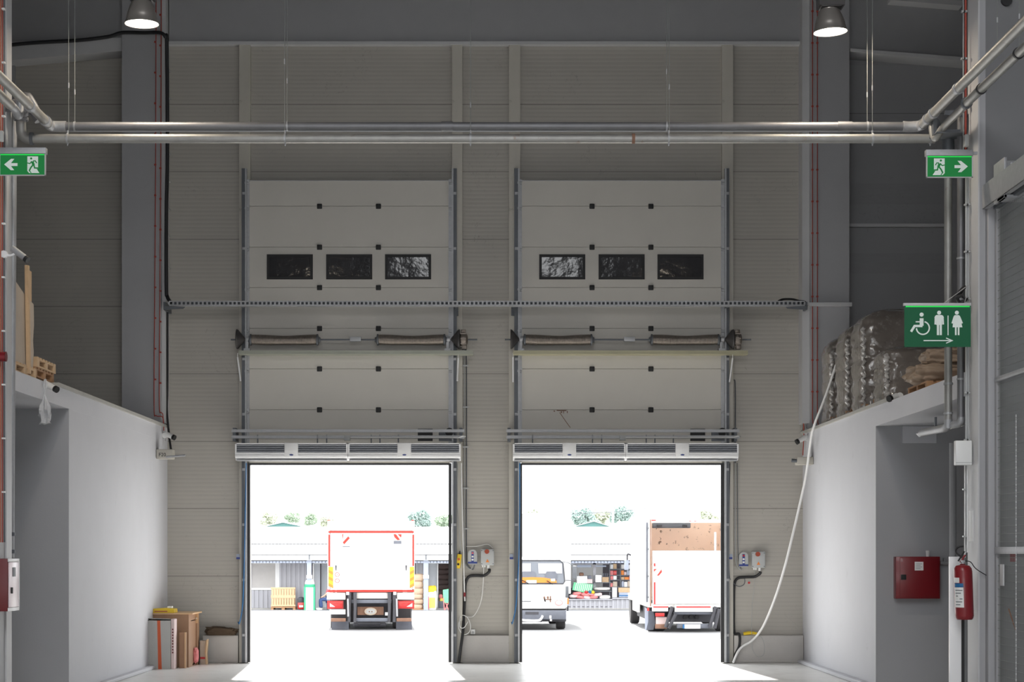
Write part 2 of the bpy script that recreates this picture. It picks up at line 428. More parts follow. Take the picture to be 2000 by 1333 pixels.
# beams
t = thing('roof_beam', (0, 38.7, Z(86, 38.5)), 'deep grey steel beam spanning above both doors between the columns', 'beam')
build(MB().box(X(321, 38.5), X(1576, 38.5), 39.06, YB - .002, Z(80, 39.0), 14), 'web', 'beam_grey', t)
build(MB().box(X(327, 39), X(1567, 39), 39.02, YB - .002, Z(86, 39), Z(80, 39)), 'flange', 'flange_grey', t)
t = thing('roof_beam', (X(120, 38.7), 38.7, Z(110, 38.7)), 'sloping grey rafter at top left with black cable along it', 'beam')
build(MB().prism([(-13.2, 14), (-13.2, Z(95, 38.7)), (X(20, 38.7), Z(87, 38.7)), (X(238, 38.7), Z(72, 38.7)), (X(238, 38.7), 14)], 38.75, YB), 'web', 'beam_grey', t)
build(MB().prism([(-13.2, Z(96, 38.7)), (-13.2, Z(133, 38.7)), (X(20, 38.7), Z(118, 38.7)), (X(238, 38.7), Z(100, 38.7)), (X(238, 38.7), Z(74, 38.7))], 38.68, YB), 'haunch', 'flange_grey', t)
t = thing('roof_beam', (X(1770, 38.7), 38.7, Z(120, 38.7)), 'sloping dark grey rafter at top right behind the hanging wires', 'beam')
build(MB().prism([(X(1659, 38.7), 14), (X(1659, 38.7), Z(97, 38.7)), (X(1880, 38.7), Z(114, 38.7)), (13.2, Z(133, 38.7)), (13.2, 14)], 38.75, YB), 'web', 'beam_grey', t)
build(MB().prism([(X(1659, 38.7), Z(97, 38.7)), (X(1659, 38.7), Z(103, 38.7)), (X(1880, 38.7), Z(121, 38.7)), (13.2, Z(140, 38.7)), (13.2, Z(133, 38.7)), (X(1880, 38.7), Z(114, 38.7))], 38.6, YB), 'flange', 'flange_grey', t)
build(MB().prism([(X(1740, 38.4), Z(-8, 38.4)), (X(1740, 38.4), Z(0, 38.4)), (X(1880, 38.4), Z(11, 38.4)), (X(1880, 38.4), Z(1, 38.4))], 38.4, 38.75), 'gusset', 'flange_grey', t)
t = MB().pb(1659, 1850, 437, 443, 39.1, .1); build(t, 'wall_rail', 'flange_grey', None, 'thin grey horizontal rail high on the dark grey wall at right', 'rail')
t = MB().pb(1571, 1664, 591, 598, 38.5, .09); build(t, 'wall_rail', 'flange_grey', None, 'short grey rail crossing the right back column above the wrapped loads', 'rail')
build(MB().box(X(20, YB), X(31, YB), YB - .1, YB, 4.8, Z(118, YB)), 'corner_post', 'beam_grey', None, 'slim grey post at the far left of the back wall behind the pallets', 'post')

# near columns
t = thing('near_column', (-6.55, 25.3, 0), 'grey steel column at the left edge carrying red cables and a siren', 'column')
build(MB().box(-6.75, -6.47, 25.3, 26.0, 0, 13.9), 'shaft', 'galv_dark' if 0 else 'column_grey', t)
build(MB().box(-6.47, -6.45, 25.74, 26.02, 0, 13.9), 'flange', 'flange_grey', t)
t = thing('near_column', (6.3, 25.3, 0), 'pale grey steel column at the right beside the mesh gate', 'column')
build(MB().box(XR, XR + .02, 25.0, 25.55, 0, 13.9), 'flange', 'flange_grey', t)
build(MB().box(XR + .02, XR + .1, 25.02, 25.5, 0, 13.9), 'shaft', 'column_grey', t)

# ================================================================== SECTIONAL DOORS
def make_door(idx):
    Y = YB - .2
    t = thing('door_1', (X(681, Y), Y, Z(905, Y)), 'left raised sectional door leaf with three dark windows', 'door', None, 'structure')
    ys = [353, 403, 483, 562, 642, 721, 801, 872]
    for i, (a, b) in enumerate(zip(ys, ys[1:])):
        sec = MB()
        a2, b2 = a + .35, b - .35
        if i == 2:    # the windows are cut through this section
            wx = [(521, 611), (637, 727), (752, 842)]
            cur = 487
            for l, r in wx:
                sec.pb(cur, l + 3, a2, b2, Y, .05); cur = r - 3
            sec.pb(cur, 878, a2, b2, Y, .05)
            for l, r in wx:
                sec.pb(l + 3, r - 3, a2, 500, Y, .05); sec.pb(l + 3, r - 3, 543, b2, Y, .05)
        else: sec.pb(487, 878, a2, b2, Y, .05)
        s = build(sec, 'door_section', 'door_skin', t)
        if i == 2:
            for l, r in wx:
                fr = MB()
                fr.pb(l, r, 497, 502, Y - .012, .03); fr.pb(l, r, 541, 546, Y - .012, .03)
                fr.pb(l, l + 5, 502, 541, Y - .012, .03); fr.pb(r - 5, r, 502, 541, Y - .012, .03)
                build(fr, 'window_frame', 'black_plastic', s)
                build(MB().pb(l + 4, r - 4, 501, 542, Y + .012, .012), 'window_pane', 'pane_dark', s)
        if i:
            for c in (624, 739):
                build(MB().pb(c - 5, c + 5, a - 5, a + 5, Y - .03, .03, .012), 'hinge_cover', 'black_plastic', t)
        else:
            build(MB().pb(487, 878, 352.4, 353.6, Y - .01, .06), 'top_seal', 'galvanised', t)
    # end strips and rollers
    for x0, x1, rx in ((479, 487, 478), (876, 884, 885)):
        build(MB().pb(x0, x1, 354, 872, Y - .02, .03), 'end_strip', 'galvanised', t)
        for yy in ys[:-1]:
            rh = MB().pb(x0, x1, yy - 3, yy + 2, Y - .05, .05).pb(x0 + 1, x1 - 1, yy + 4, yy + 7, Y - .06, .05, .005)
            rh.cyl(P(rx, yy + 4, Y - .02), P(rx + (4 if rx < 600 else -4), yy + 4, Y - .02), .028, None, 10)
            build(rh, 'roller_hinge', 'galvanised', t)
    build(MB().pb(816, 845, 838, 862, Y - .02, .02), 'vent_panel', 'black_plastic', t)
    lb = MB().pb(857, 889, 840, 862, Y - .06, .05, .01)
    build(lb, 'latch_box', 'galv_dark', t)
    build(MB().lathe([(.085, 0), (.085, .03), (.04, .05), (0, .05)], (X(878, Y), Y - .1, Z(845, Y)), 16, 'Y'), 'pulley_wheel', 'black_plastic', t)
    # bottom section edge seen below the air curtain
    build(MB().pb(487, 878, 899, 905, Y, .06), 'bottom_edge', 'post_cream', t)
    build(MB().pb(485, 880, 905, 909, Y + .01, .035), 'rubber_seal', 'black_rubber', t)
    return t
make_door(1)
d1 = bpy.data.objects['door_1']
dup(d1, (DX, 0, 0), 'right raised sectional door leaf, rust-stained, with three dark windows', name='door_2')
# rust marks of the right door: thin stains of their own on the sections
d2 = bpy.data.objects['door_2']
st = MB(); Ys = YB - .203
for a in ((1087, 802, 20, 1.4), (1095, 804.5, 3, 3), (1100, 804, 1.6, 5), (1107, 804, 2, 4), (1081, 803, 3, 2)):
    st.pprism([(a[0], a[1] - .6), (a[0] + a[2], a[1] - .4), (a[0] + a[2] * .9, a[1] + a[3]), (a[0] + .3, a[1] + a[3] * .7)], Ys, .004)
st.stroke([(1093, 806), (1104, 822), (1114, 836)], 1.2, Ys, .004)
build(st, 'rust_stain', 'rust_brown', d2)

# guide tracks
def track(px0, px1, side, lab):
    Y = YB - .28
    t = thing('door_track', (X((px0 + px1) / 2, Y), Y, 0), lab, 'track', 'vertical door guide tracks')
    build(MB().pb(px0, px1, 329, 1295, Y + .05, .09), 'angle_bracket', 'track_steel', t)
    e = px1 if side < 0 else px0
    r = MB().pb(e - 1.6, e + 1.6, 329, 1295, Y - .02, .1)
    build(r, 'guide_rail', 'galvanised', t)
    i0 = e + 2 if side < 0 else e - 8
    build(MB().pb(min(i0, i0 + 6), max(i0, i0 + 6), 905, 1295, Y + .08, .06), 'side_seal', 'black_rubber', t)
    for k in range(9):
        yy = 375 + k * 108
        build(MB().pb(px0 + 1, px1 - 1, yy, yy + 5, Y + .03, .03).cyl(P((px0 + px1) / 2, yy + 2.5, Y), P((px0 + px1) / 2, yy + 2.5, Y + .04), .014, None, 8), 'bolt_plate', 'galvanised', t)
    return t
ta = track(472, 480, -1, 'dark steel guide track left of the left door')
tb = track(884, 892, 1, 'dark steel guide track right of the left door')
dup(ta, (DX, 0, 0), 'dark steel guide track left of the right door')
dup(tb, (DX, 0, 0), 'dark steel guide track right of the right door')

# torsion spring shafts
def spring_shaft():
    Y = 38.78; zc = 662
    t = thing('spring_shaft', (X(690, Y), Y, Z(692, Y)), 'torsion spring shaft with two coiled springs across the left door', 'spring shaft')
    build(MB().cyl(P(451, zc + 2, Y), P(932, zc + 2, Y), .016), 'shaft', 'galv_dark', t)
    for a, b in ((490, 620), (738, 868)):
        m = MB(); n = 46; prof = []
        x0, x1 = X(a, Y), X(b, Y)
        for k in range(n * 3 + 1):
            u = k / (n * 3); bulge = .095 + .006 * math.sin(u * 9)
            prof.append((bulge + (.007 if k % 3 == 1 else 0), x0 + (x1 - x0) * u))
        m.lathe([(.02, x0 - .0)] + prof + [(.02, x1)], (0, 0, 0), 20, 'X')
        for v in m.bm.verts:
            u = (v.co.x - x0) / (x1 - x0)
            v.co.y += Y; v.co.z += Z(zc + 1.5, Y) - .018 * math.sin(u * math.pi)
        build(m, 'coil_spring', 'spring_steel', t, sharp=80)
        for e, sg in ((a, -1), (b, 1)):
            cc = P(e, zc + 2, Y)
            build(MB().lathe([(.03, -.045), (.075, -.045), (.115, -.01), (.115, .012), (.06, .03), (.045, .06), (.0, .06)], cc, 16, 'X') if sg > 0 else
                  MB().lathe([(.0, -.06), (.045, -.06), (.06, -.03), (.115, -.012), (.115, .01), (.03, .045)], cc, 16, 'X'), 'spring_cone', 'galv_dark', t)
    for e, sg in ((463, 1), (897, -1)):   # cable drums
        cc = P(e, zc + 1, Y)
        prof = [(.03, -.01), (.195, -.01), (.20, .0), (.19, .015)] + [(.19 - .15 * k / 10 + (.006 if k % 2 else 0), .02 + .125 * k / 10) for k in range(11)] + [(.03, .16)]
        if sg < 0: prof = [(r, -h) for r, h in prof][::-1]
        build(MB().lathe(prof, cc, 24, 'X'), 'cable_drum', 'cast_dark', t)
    cpl = MB().pb(683, 705, 658, 667, Y - .04, .08, .008)
    build(cpl, 'shaft_coupler', 'galvanised', t)
    for e in (482, 874):
        build(MB().pb(e - 3, e + 3, 655, 690, Y - .02, .06, .004).pb(e - 6, e + 6, 681, 689, Y - .05, .1).lathe([(0, -.035), (.055, -.03), (.055, .03), (0, .035)], P(e + 2, zc + 1, Y), 14, 'X'), 'bearing_bracket', 'galvanised', t)
    cc = P(905, zc + 1, Y)
    op = MB().lathe([(.02, -.09), (.08, -.085), (.13, -.05), (.145, 0), (.13, .05), (.08, .085), (.03, .09)], cc, 20, 'X')
    op.box(cc.x - .05, cc.x + .05, cc.y - .03, cc.y + .12, cc.z + .1, cc.z + .19, .01)
    op.box(cc.x - .03, cc.x + .07, cc.y - .06, cc.y + .06, cc.z - .2, cc.z - .12, .01)
    for k in range(8):
        a = k * math.pi / 4
        op.box(cc.x - .055, cc.x + .055, cc.y + .14 * math.cos(a) - .012, cc.y + .14 * math.cos(a) + .012, cc.z + .14 * math.sin(a) - .012, cc.z + .14 * math.sin(a) + .012)
    build(op, 'gear_motor', 'spring_steel', t)
    return t, Y
sA, Y = spring_shaft()
def angle_bar(mt, p0, p1, lab):
    Y = 38.72
    t = build(MB().box(X(p0, Y), X(p1, Y), Y, Y + .012, Z(692, Y), Z(685, Y)).box(X(p0, Y), X(p1, Y), Y - .04, Y + .3, Z(692.5, Y), Z(691.6, Y)), 'support_angle', mt, None, lab, 'bracket')
angle_bar('angle_green', 466, 924, 'long greenish steel angle below the springs of the left door')
sB = dup(sA, (DX, 0, 0), 'torsion spring shaft with two coiled springs across the right door')
angle_bar('angle_yellow', 1002, 1461, 'long yellowish steel angle below the springs of the right door')
# small white rods hanging off the angle ends
for a, b, lab in (((464, 698), (470, 745), 'white rod hanging at the left end of the greenish angle'),
                  ((895, 700), (893, 745), 'white rod hanging near the right end of the greenish angle'),
                  ((1002, 698), (1002, 747), 'white rod hanging at the left end of the yellowish angle'),
                  ((1431, 700), (1425, 747), 'white rod hanging near the right end of the yellowish angle')):
    m = MB().path([P(*a, 38.76), P(*b, 38.80)], .016, 8, smooth=False).cyl(P(a[0], 690, 38.76), P(*a, 38.76), .006)
    build(m, 'strut_rod', 'white_enamel', None, lab, 'rod', 'white strut rods under the angles')

# perforated cable tray spanning the whole wall, carried by two stub brackets
Yt = 38.45
t = thing('cable_tray', (X(950, Yt), Yt, Z(597, Yt)), 'long perforated steel cable tray spanning across both raised doors', 'cable tray')
tr = MB()
x0, x1 = X(330, Yt), X(1572, Yt)
tr.box(x0, x1, Yt, Yt + .006, Z(597.5, Yt), Z(595.2, Yt)).box(x0, x1, Yt, Yt + .006, Z(590, Yt), Z(588, Yt)).box(x0, x1, Yt, Yt + .16, Z(598, Yt), Z(597.3, Yt))
n = 150
for k in range(n + 1):
    x = x0 + (x1 - x0) * k / n
    tr.box(x - .018, x + .018, Yt, Yt + .006, Z(595.3, Yt), Z(589.9, Yt))
build(tr, 'perforated_channel', 'galvanised', t, flat=True)
build(MB().box(x0, x1, Yt + .14, Yt + .15, Z(597, Yt), Z(586.5, Yt)), 'back_flange', 'galv_dark', t)
for px in (470, 890, 1003, 1424):
    build(MB().box(X(px - 3, Yt), X(px + 3, Yt), Yt + .16, YB - .13, Z(597, Yt), Z(590, Yt)).box(X(px - 4, Yt), X(px + 4, Yt), YB - .18, YB - .13, Z(610, Yt), Z(586, Yt)), 'bracket', 'galv_dark', t)
for px, a, lab in ((321, 1, 'grey stub bracket carrying the left end of the long cable tray'), (1575, -1, 'grey stub bracket carrying the right end of the long cable tray')):
    e = px + 40 * a
    m = MB().pprism([(px, 598), (e, 600), (e - 4*a, 603), (px, 605)] , Yt - .02, .05).box(X(px - 2, Yt), X(px + 2, Yt), Yt, YB - .02, Z(605, Yt), Z(590, Yt))
    build(m, 'tray_bracket', 'galv_dark', None, lab, 'bracket')
build(MB().path([P(1520, 589, Yt + .07), P(1530, 585, Yt + .07), P(1548, 585, Yt + .07), P(1560, 588, Yt + .07), P(1572, 590, Yt + .07), P(1574, 597, Yt + .2), P(1568, 600, Yt + .3)], .022), 'cable_bundle', 'black_rubber', None, 'black cable bundle lying in the right end of the tray', 'cable')

# vertical trays at both back corners
def vtray(px0, px1, y0, y1, Y, lab):
    t = thing('ladder_tray', (X((px0 + px1) / 2, Y), Y, Z(y1, Y)), lab, 'cable tray')
    m = MB().box(X(px0, Y), X(px0 + 2, Y), Y, Y + .05, Z(y1, Y), Z(y0, Y)).box(X(px1 - 2, Y), X(px1, Y), Y, Y + .05, Z(y1, Y), Z(y0, Y))
    n = int((y1 - y0) / 7)
    for k in range(n): m.pb(px0 + 2, px1 - 2, y0 + k * 7, y0 + k * 7 + 4.6, Y + .03, .01)
    build(m, 'perforated_channel', 'galvanised', t, flat=True)
vtray(316, 323, 604, 862, 38.9, 'upright perforated tray beside the left back column')
vtray(1572, 1579, 606, 862, 38.9, 'upright perforated tray beside the right back column')

# mounting rails above the air curtains
def rails():
    Y = 38.62
    t = thing('mounting_rail', (X(678, Y), Y, Z(858, Y)), 'pair of slotted steel rails above the air curtains of the left door', 'rail')
    for a, b in ((839, 845), (851, 857)):
        m = MB().box(X(452, Y), X(907, Y), Y, Y + .006, Z(b, Y), Z(a, Y)).box(X(452, Y), X(907, Y), Y, Y + .04, Z(a + .6, Y), Z(a, Y)).box(X(452, Y), X(907, Y), Y, Y + .04, Z(b, Y), Z(b - .6, Y))
        build(m, 'rail', 'galvanised', t)
    build(MB().pb(672, 684, 851, 861, Y - .06, .06, .006), 'junction_box', 'grey_plastic', t)
    build(MB().path([P(684, 855, Y - .03), P(880, 855, Y - .03), P(895, 855, Y - .04), P(904, 852, Y - .02), P(909, 853, Y + .1)], .014, 8, smooth=False), 'conduit', 'white_plastic', t)
    for px in (457, 900): build(MB().box(X(px - 3, Y), X(px + 3, Y), Y + .04, YB - .13, Z(862, Y), Z(836, Y)), 'wall_bracket', 'galv_dark', t)
    for px in (503, 620, 638, 725, 742, 778): build(MB().box(X(px - 1.2, Y), X(px + 1.2, Y), Y + .0, Y + .02, Z(868, Y), Z(850, Y)), 'hanger_strap', 'galv_dark', t)
    return t
ra = rails(); dup(ra, (DX, 0, 0), 'pair of slotted steel rails above the air curtains of the right door')

def air_curtain():
    Y = 38.42; a, b = 459, 679
    t = thing('air_curtain', (X(569, Y), Y, Z(903, Y)), 'white louvred air curtain unit, left one above the left doorway', 'air curtain', 'air curtains above the doorways')
    bod = MB()
    za, zb, zc, zd = Z(866, Y), Z(888, Y), Z(893.5, Y), Z(899, Y)
    xa, xb = X(a, Y), X(b, Y)
    # curved end cheeks and back
    prof = [(Y + .03, za), (Y + .42, za), (Y + .42, zd), (Y + .12, zd), (Y + .03, zc), (Y, zb + .01), (Y, zb + .04), (Y + .03, zb + .04)]
    bod.sprism(prof, xa, xb)
    build(bod, 'housing', 'white_enamel', t)
    fr = MB().box(xa, xb, Y - .004, Y + .03, za, za - .016).box(xa, xa + .03, Y - .004, Y + .03, zb, za).box(xb - .03, xb, Y - .004, Y + .03, zb, za).box(xa, xb, Y - .006, Y + .03, zb, zb + .03, .004)
    build(fr, 'front_frame', 'white_enamel', t)
    build(MB().box(xa + .03, xb - .03, Y + .024, Y + .03, zb + .03, za - .025), 'intake', 'grille_dark', t)
    lv = MB(); n = 4
    for k in range(n):
        z = zb + .045 + (za - .03 - zb - .045) * (k + .35) / n
        lv.sprism([(Y + .002, z), (Y + .022, z + .018), (Y + .022, z + .024), (Y + .0, z + .010)], xa + .03, xb - .03)
    build(lv, 'louvre', 'grille_fin', t)
    bc = X(569, Y)
    bp = build(MB().box(bc - .135, bc + .135, Y - .02, Y + .03, Z(893.5, Y), za + .008, .012), 'badge_plate', 'badge_plate', t)
    build(MB().disc((569, 889), 4, Y - .022, .004, 16, 1.5), 'oval_badge', 'logo_blue', bp)
    build(MB().box(xa, xb, Y - .008, Y + .02, zc - .0, zb + .0, .01), 'lower_lip', 'white_enamel', t)
    build(MB().box(xa + .02, xb - .02, Y + .04, Y + .3, zd - .012, zd + .005), 'outlet', 'galvanised', t)
    return t
ac = air_curtain(); dd = 220.6 * 38.42 / F
dup(ac, (dd, 0, 0), 'white louvred air curtain unit, right one above the left doorway')
dup(ac, (DX + .03, 0, 0), 'white louvred air curtain unit, left one above the right doorway')
dup(ac, (DX + .03 + dd, 0, 0), 'white louvred air curtain unit, right one above the right doorway')

# ---------------------------------------------------- controls on the piers
Yw = YB - .13
def controls(dx, dy, where):
    Yk = YB - .1
    t = thing('signal_unit', P(923 + dx, 1102 + dy, Yk), 'small rounded grey signal unit with blue emblem ' + where, 'signal unit')
    b_ = MB(); pts = [(914 + dx, 1103 + dy), (914 + dx, 1085 + dy)] + [(923 + dx - 9 * math.cos(a), 1083 + dy - 9 * math.sin(a)) for a in [R(20 * k) for k in range(0, 10)]] + [(932 + dx, 1103 + dy)]
    b_.pprism(pts, Yk, .1); build(b_, 'case', 'grey_plastic', t)
    m = MB().pb(920.6 + dx, 925.4 + dx, 1078 + dy, 1099 + dy, Yk - .004, .004).pb(914 + dx, 932 + dx, 1098 + dy, 1101.5 + dy, Yk - .005, .005)
    build(m, 'blue_emblem', 'logo_blue', t)
    build(MB().disc((923 + dx, 1088 + dy), 2.0, Yk - .007, .003, 12).disc((923 + dx, 1094 + dy), 2.0, Yk - .007, .003, 12), 'emblem_dots', 'white_plastic', t)
    build(MB().disc((923 + dx, 1081 + dy), 2, Yk - .007, .004, 12), 'red_light', 'lamp_red', t)
    t = thing('control_box', P(951 + dx, 1106 + dy, Yk), 'grey control box with red rotary knob and warning triangle ' + where, 'control box')
    build(MB().pb(939 + dx, 965 + dx, 1073 + dy, 1105 + dy, Yk - .05, .15, .012), 'case', 'grey_plastic', t)
    build(MB().disc((951 + dx, 1078 + dy), 4.6, Yk - .09, .04, 20), 'rotary_knob', 'knob_orange', t)
    build(MB().pprism([(948.5 + dx, 1099 + dy), (955.5 + dx, 1099 + dy), (952 + dx, 1092.5 + dy)], Yk - .053, .003), 'warning_triangle', 'orange', t)
    for sx in (941, 963):
        for sy in (1076, 1102): build(MB().disc((sx + dx, sy + dy), 1, Yk - .054, .006, 8), 'screw', 'galv_dark', t)
    build(MB().cyl(P(943 + dx, 1105 + dy, Yk), P(943 + dx, 1109 + dy, Yk), .018).cyl(P(947 + dx, 1105 + dy, Yk), P(947 + dx, 1109 + dy, Yk), .018).cyl(P(954 + dx, 1105 + dy, Yk), P(954 + dx, 1111 + dy, Yk), .026), 'cable_gland', 'white_plastic', t)
controls(0, 0, 'on the pier between the doors')
controls(529.5, 5, 'right of the right door')
def cable(pts, r, mt, lab, name='cable', cat='cable', Y=YB - .05, seg=8):
    q = [P(*(p if len(p) == 3 else (p[0], p[1], Y))) for p in pts]
    return build(MB().path(q, r, seg), name, mt, None, lab, cat)
cable([(956, 1112, YB - .12), (955, 1118, YB - .13), (945, 1125), (930, 1125), (916, 1127), (909, 1140), (908, 1160), (906, 1200, YB - .08), (904, 1235, YB - .2), (900, 1265, YB - .25), (896, 1295, YB - .25)], .03, 'black_rubber', 'thick black hose from the control box down the pier between the doors', 'flexible_hose', 'hose', seg=10)
cable([(945, 1109), (943, 1150), (938, 1180), (925, 1204), (908, 1206), (897, 1215, YB - .16), (896, 1228, YB - .2), (905, 1240, YB - .2), (916, 1236, YB - .18), (919, 1222, YB - .15), (912, 1206, YB - .12), (900, 1204, YB - .12), (898, 1224, YB - .22), (906, 1227, YB - .2), (914, 1215, YB - .16)], .008, 'white_plastic', 'thin white looped cable hanging below the control box between the doors')
cable([(901, 905, Yw), (903, 1000, Yw - .02), (905, 1080, Yw - .02), (907, 1150, Yw - .02), (908, 1175, Yw - .02)], .013, 'white_plastic', 'white pull cord down the left side of the pier between doors')
cable([(894, 905, Yw - .03), (893, 980, Yw - .03), (897, 1040, Yw - .04), (900, 1075, Yw - .03), (906, 1095)], .007, 'grey_plastic', 'thin grey cable looping to the yellow pendant')
build(MB().cyl(P(907.5, 1158, Yw - .02), P(907.5, 1166, Yw - .02), .022), 'cord_grip', 'red_paint', None, 'small red grip at the end of the white pull cord', 'grip')
for px, r, lab in ((907, .009, 'left thin grey conduit running down the pier between the doors'), (911, .011, 'right thin grey conduit running down the pier between the doors')):
    t = thing('wall_conduit', P(px, 1080, YB - .02), lab, 'conduit')
    build(MB().path([P(px - 4, 695, YB - .02), P(px, 712, YB - .02), P(px, 1070, YB - .02), P(px + 2, 1102, YB - .02), P(px + 12, 1113, YB - .03), P(px + 16, 1104, YB - .05)], r), 'tube', 'galv_dark' if px > 908 else 'grey_plastic', t)
    if px == 911:
        for yy in (713, 794, 872, 953, 1032): build(MB().pb(904, 915, yy, yy + 3, YB - .04, .04), 'clip', 'grey_plastic', t)
cable([(911, 1068), (930, 1068), (952, 1064), (963, 1072)], .006, 'white_plastic', 'thin white wire arching over the control box between doors')
t = thing('pendant_switch', P(896, 1115, Yw - .05), 'yellow hand pendant switch hung on the post left of the pier', 'pendant')
build(MB().obox(P(896, 1097, Yw - .05), (.09, .08, .29), (0, R(8), 0), .012), 'case', 'yellow', t)
build(MB().disc((896, 1093), 2.5, Yw - .1, .02), 'red_button', 'tape_orange', t)
build(MB().disc((895, 1103), 2.2, Yw - .1, .02), 'black_button', 'black_plastic', t)
build(MB().cyl(P(897.5, 1083, Yw - .05), P(898, 1077, Yw - .05), .014), 'gland', 'black_rubber', t)
t = thing('wall_socket', P(923, 1240, YB - .03), 'white wall socket just above the plinth between the doors', 'socket')
build(MB().pb(919, 928, 1230, 1240, YB - .06, .06, .008), 'plate', 'white_plastic', t)
build(MB().disc((923.5, 1236), 2.6, YB - .063, .004), 'outlet', 'grey_plastic', t)
for px, lab in ((465, 'small blue tag on the post left of the left door'), (999, 'small blue tag on the post left of the right door'), (1427, 'small blue tag on the post right of the right door')):
    t = thing('post_tag', P(px, 1091, Yw), lab, 'tag')
    build(MB().pb(px - 3.5, px + 3.5, 1083, 1093, Yw - .02, .02), 'label_tag', 'shed_blue_grey', t)
    build(MB().pb(px - 3.5, px + 3.5, 1089, 1093, Yw - .024, .004), 'blue_band', 'logo_blue', t)
# blue ropes of both doors
cable([(481, 905, Yw - .2), (479, 1000, Yw - .2), (477, 1100, Yw - .2), (474, 1180, Yw - .2), (468, 1217, Yw - .18), (465, 1216, Yw - .1)], .011, 'blue_cable', 'blue rope hanging beside the left door, hooked on its post', 'rope', 'rope')
cable([(1015, 905, Yw - .2), (1015, 1000, Yw - .2), (1013, 1100, Yw - .2), (1008, 1180, Yw - .2), (1001, 1217, Yw - .18), (999, 1216, Yw - .1)], .011, 'blue_cable', 'blue rope hanging on the pier side of the right door', 'rope', 'rope')
# right pier cables
cable([(1485, 1117, YB - .12), (1484, 1121, YB - .12), (1474, 1127), (1455, 1128), (1440, 1131), (1434, 1145), (1433, 1190), (1434, 1235, YB - .1), (1444, 1240, YB - .2), (1444, 1262, YB - .25), (1436, 1280, YB - .25), (1432, 1296, YB - .25)], .028, 'black_rubber', 'thick black hose from the control box right of the right door', 'flexible_hose', 'hose', seg=10)
cable([(1426, 905, Yw - .02), (1424, 1000, Yw - .02), (1424, 1115, Yw - .03), (1430, 1136, YB - .1), (1442, 1146), (1453, 1142), (1454, 1131), (1446, 1127)], .008, 'galv_dark', 'thin dark cable with a loop beside the right control box')
cable([(1474, 1114), (1473, 1150), (1469, 1180), (1468, 1240, YB - .18), (1470, 1270, YB - .2), (1480, 1283, YB - .2), (1491, 1280, YB - .2), (1493, 1262, YB - .2), (1486, 1244, YB - .2), (1470, 1240, YB - .19)], .005, 'grey_plastic', 'thin grey looped cable below the right control box')
cable([(1436, 905), (1436, 1060), (1438, 1100), (1446, 1114), (1450, 1112)], .010, 'grey_plastic', 'grey conduit down to the signal unit right of the right door')
cable([(1440, 905), (1441, 1060), (1443, 1095), (1447, 1111)], .008, 'galv_dark', 'second, darker conduit to the signal unit right of the right door')
cable([(1434, 742), (1436, 760), (1436, 905)], .012, 'galv_dark', 'dark conduit beside the right end of the right door springs')
cable([(1452, 1239, YB - .13), (1465, 1237, YB - .14), (1478, 1239, YB - .13)], .035, 'yellow', 'yellow ribbed tube lying on the plinth right of the right door', 'yellow_tube', 'tube')
build(MB().disc((1463, 1139), 2.2, YB - .02, .02), 'wall_button', 'lamp_red', None, 'tiny red round button below the right control box', 'button')
# the white hose from the right deck to the floor
build(MB().path([P(1633, 713, 36.6), P(1612, 775, 36.8), P(1588, 838, 37.1), P(1581, 880, 37.4), P(1573, 935, 37.7), P(1561, 990, 37.9), P(1547, 1050, 38), P(1532, 1110, 38.1), P(1515, 1165, 38.3), P(1495, 1215, 38.6), P(1480, 1240, 38.8), P(1466, 1254, 38.85), P(1452, 1262, 38.85), P(1443, 1271, 38.8), P(1436, 1285, 38.75), (X(1432, 38.7), 38.7, .03)], .023, 10), 'white_hose', 'white_plastic', None, 'long white hose curving from the right deck down to the floor', 'hose')
# ================================================================== CABLES ON COLUMNS, CAMERAS
for px, mt, lab, ye in ((303, 'red_cable', 'left of two red cables down the left back column', 812), (313, 'red_cable', 'right of two red cables down the left back column', 806)):
    t = thing('red_cable_run', P(px, ye, 38.57), lab, 'cable')
    build(MB().path([P(px + 2, -40, 38.58), P(px + 1, 300, 38.58), P(px - 1, 600, 38.58), P(px - 2, ye - 20, 38.58), P(px + 2, ye, 38.57), P(318, ye + 4, 38.57), P(320, ye + 30, 38.57)], .009), 'cable', mt, t)
    for k in range(13):
        yy = 20 + k * 60 + (7 if px > 305 else 0); build(MB().pb(px - 2, px + 2, yy, yy + 3, 38.565, .03), 'clip', mt, t)
for px, mt, lab in ((1587, 'red_cable', 'left of two red cables down the right back column'), (1596.5, 'red_cable', 'right of two red cables down the right back column')):
    t = thing('red_cable_run', P(px, 835, 38.57), lab, 'cable')
    build(MB().path([P(px, -40, 38.58), P(px, 300, 38.58), P(px, 600, 38.58), P(px, 800, 38.58), P(px + 2, 832, 38.5)], .009), 'cable', mt, t)
    for k in range(13):
        yy = 20 + k * 62; build(MB().pb(px - 2, px + 2, yy, yy + 3, 38.565, .03), 'clip', mt, t)
cable([(-20, 92, 38.6), (60, 84, 38.6), (150, 79, 38.6), (210, 72, 38.6), (238, 64, 38.55), (280, 64, 38.5), (312, 64, 38.4), (323, 72, 38.4), (326, 90, 38.6), (327, 300, 38.7), (325, 420, 38.7), (325, 560, 38.7), (327, 580, 38.7), (333, 591, 38.5)], .036, 'black_rubber', 'thick black cable along the left rafter and down to the tray', seg=10)
for k, yy in enumerate((133, 187, 241, 296, 351, 406, 459, 521, 582)):
    build(MB().pb(319, 329, yy - 1, yy + 1.5, 38.8, .3), 'cable_clip', 'grey_plastic', None, 'small pale clip holding the thick black cable beside the left back column', 'clip', 'clips on the thick black cable')
cable([(327, 606, 38.85), (327, 750, 38.85), (326, 800, 38.85), (330, 850, 38.75), (334, 880, 38.6)], .022, 'black_rubber', 'black cable down beside the upright tray at left')
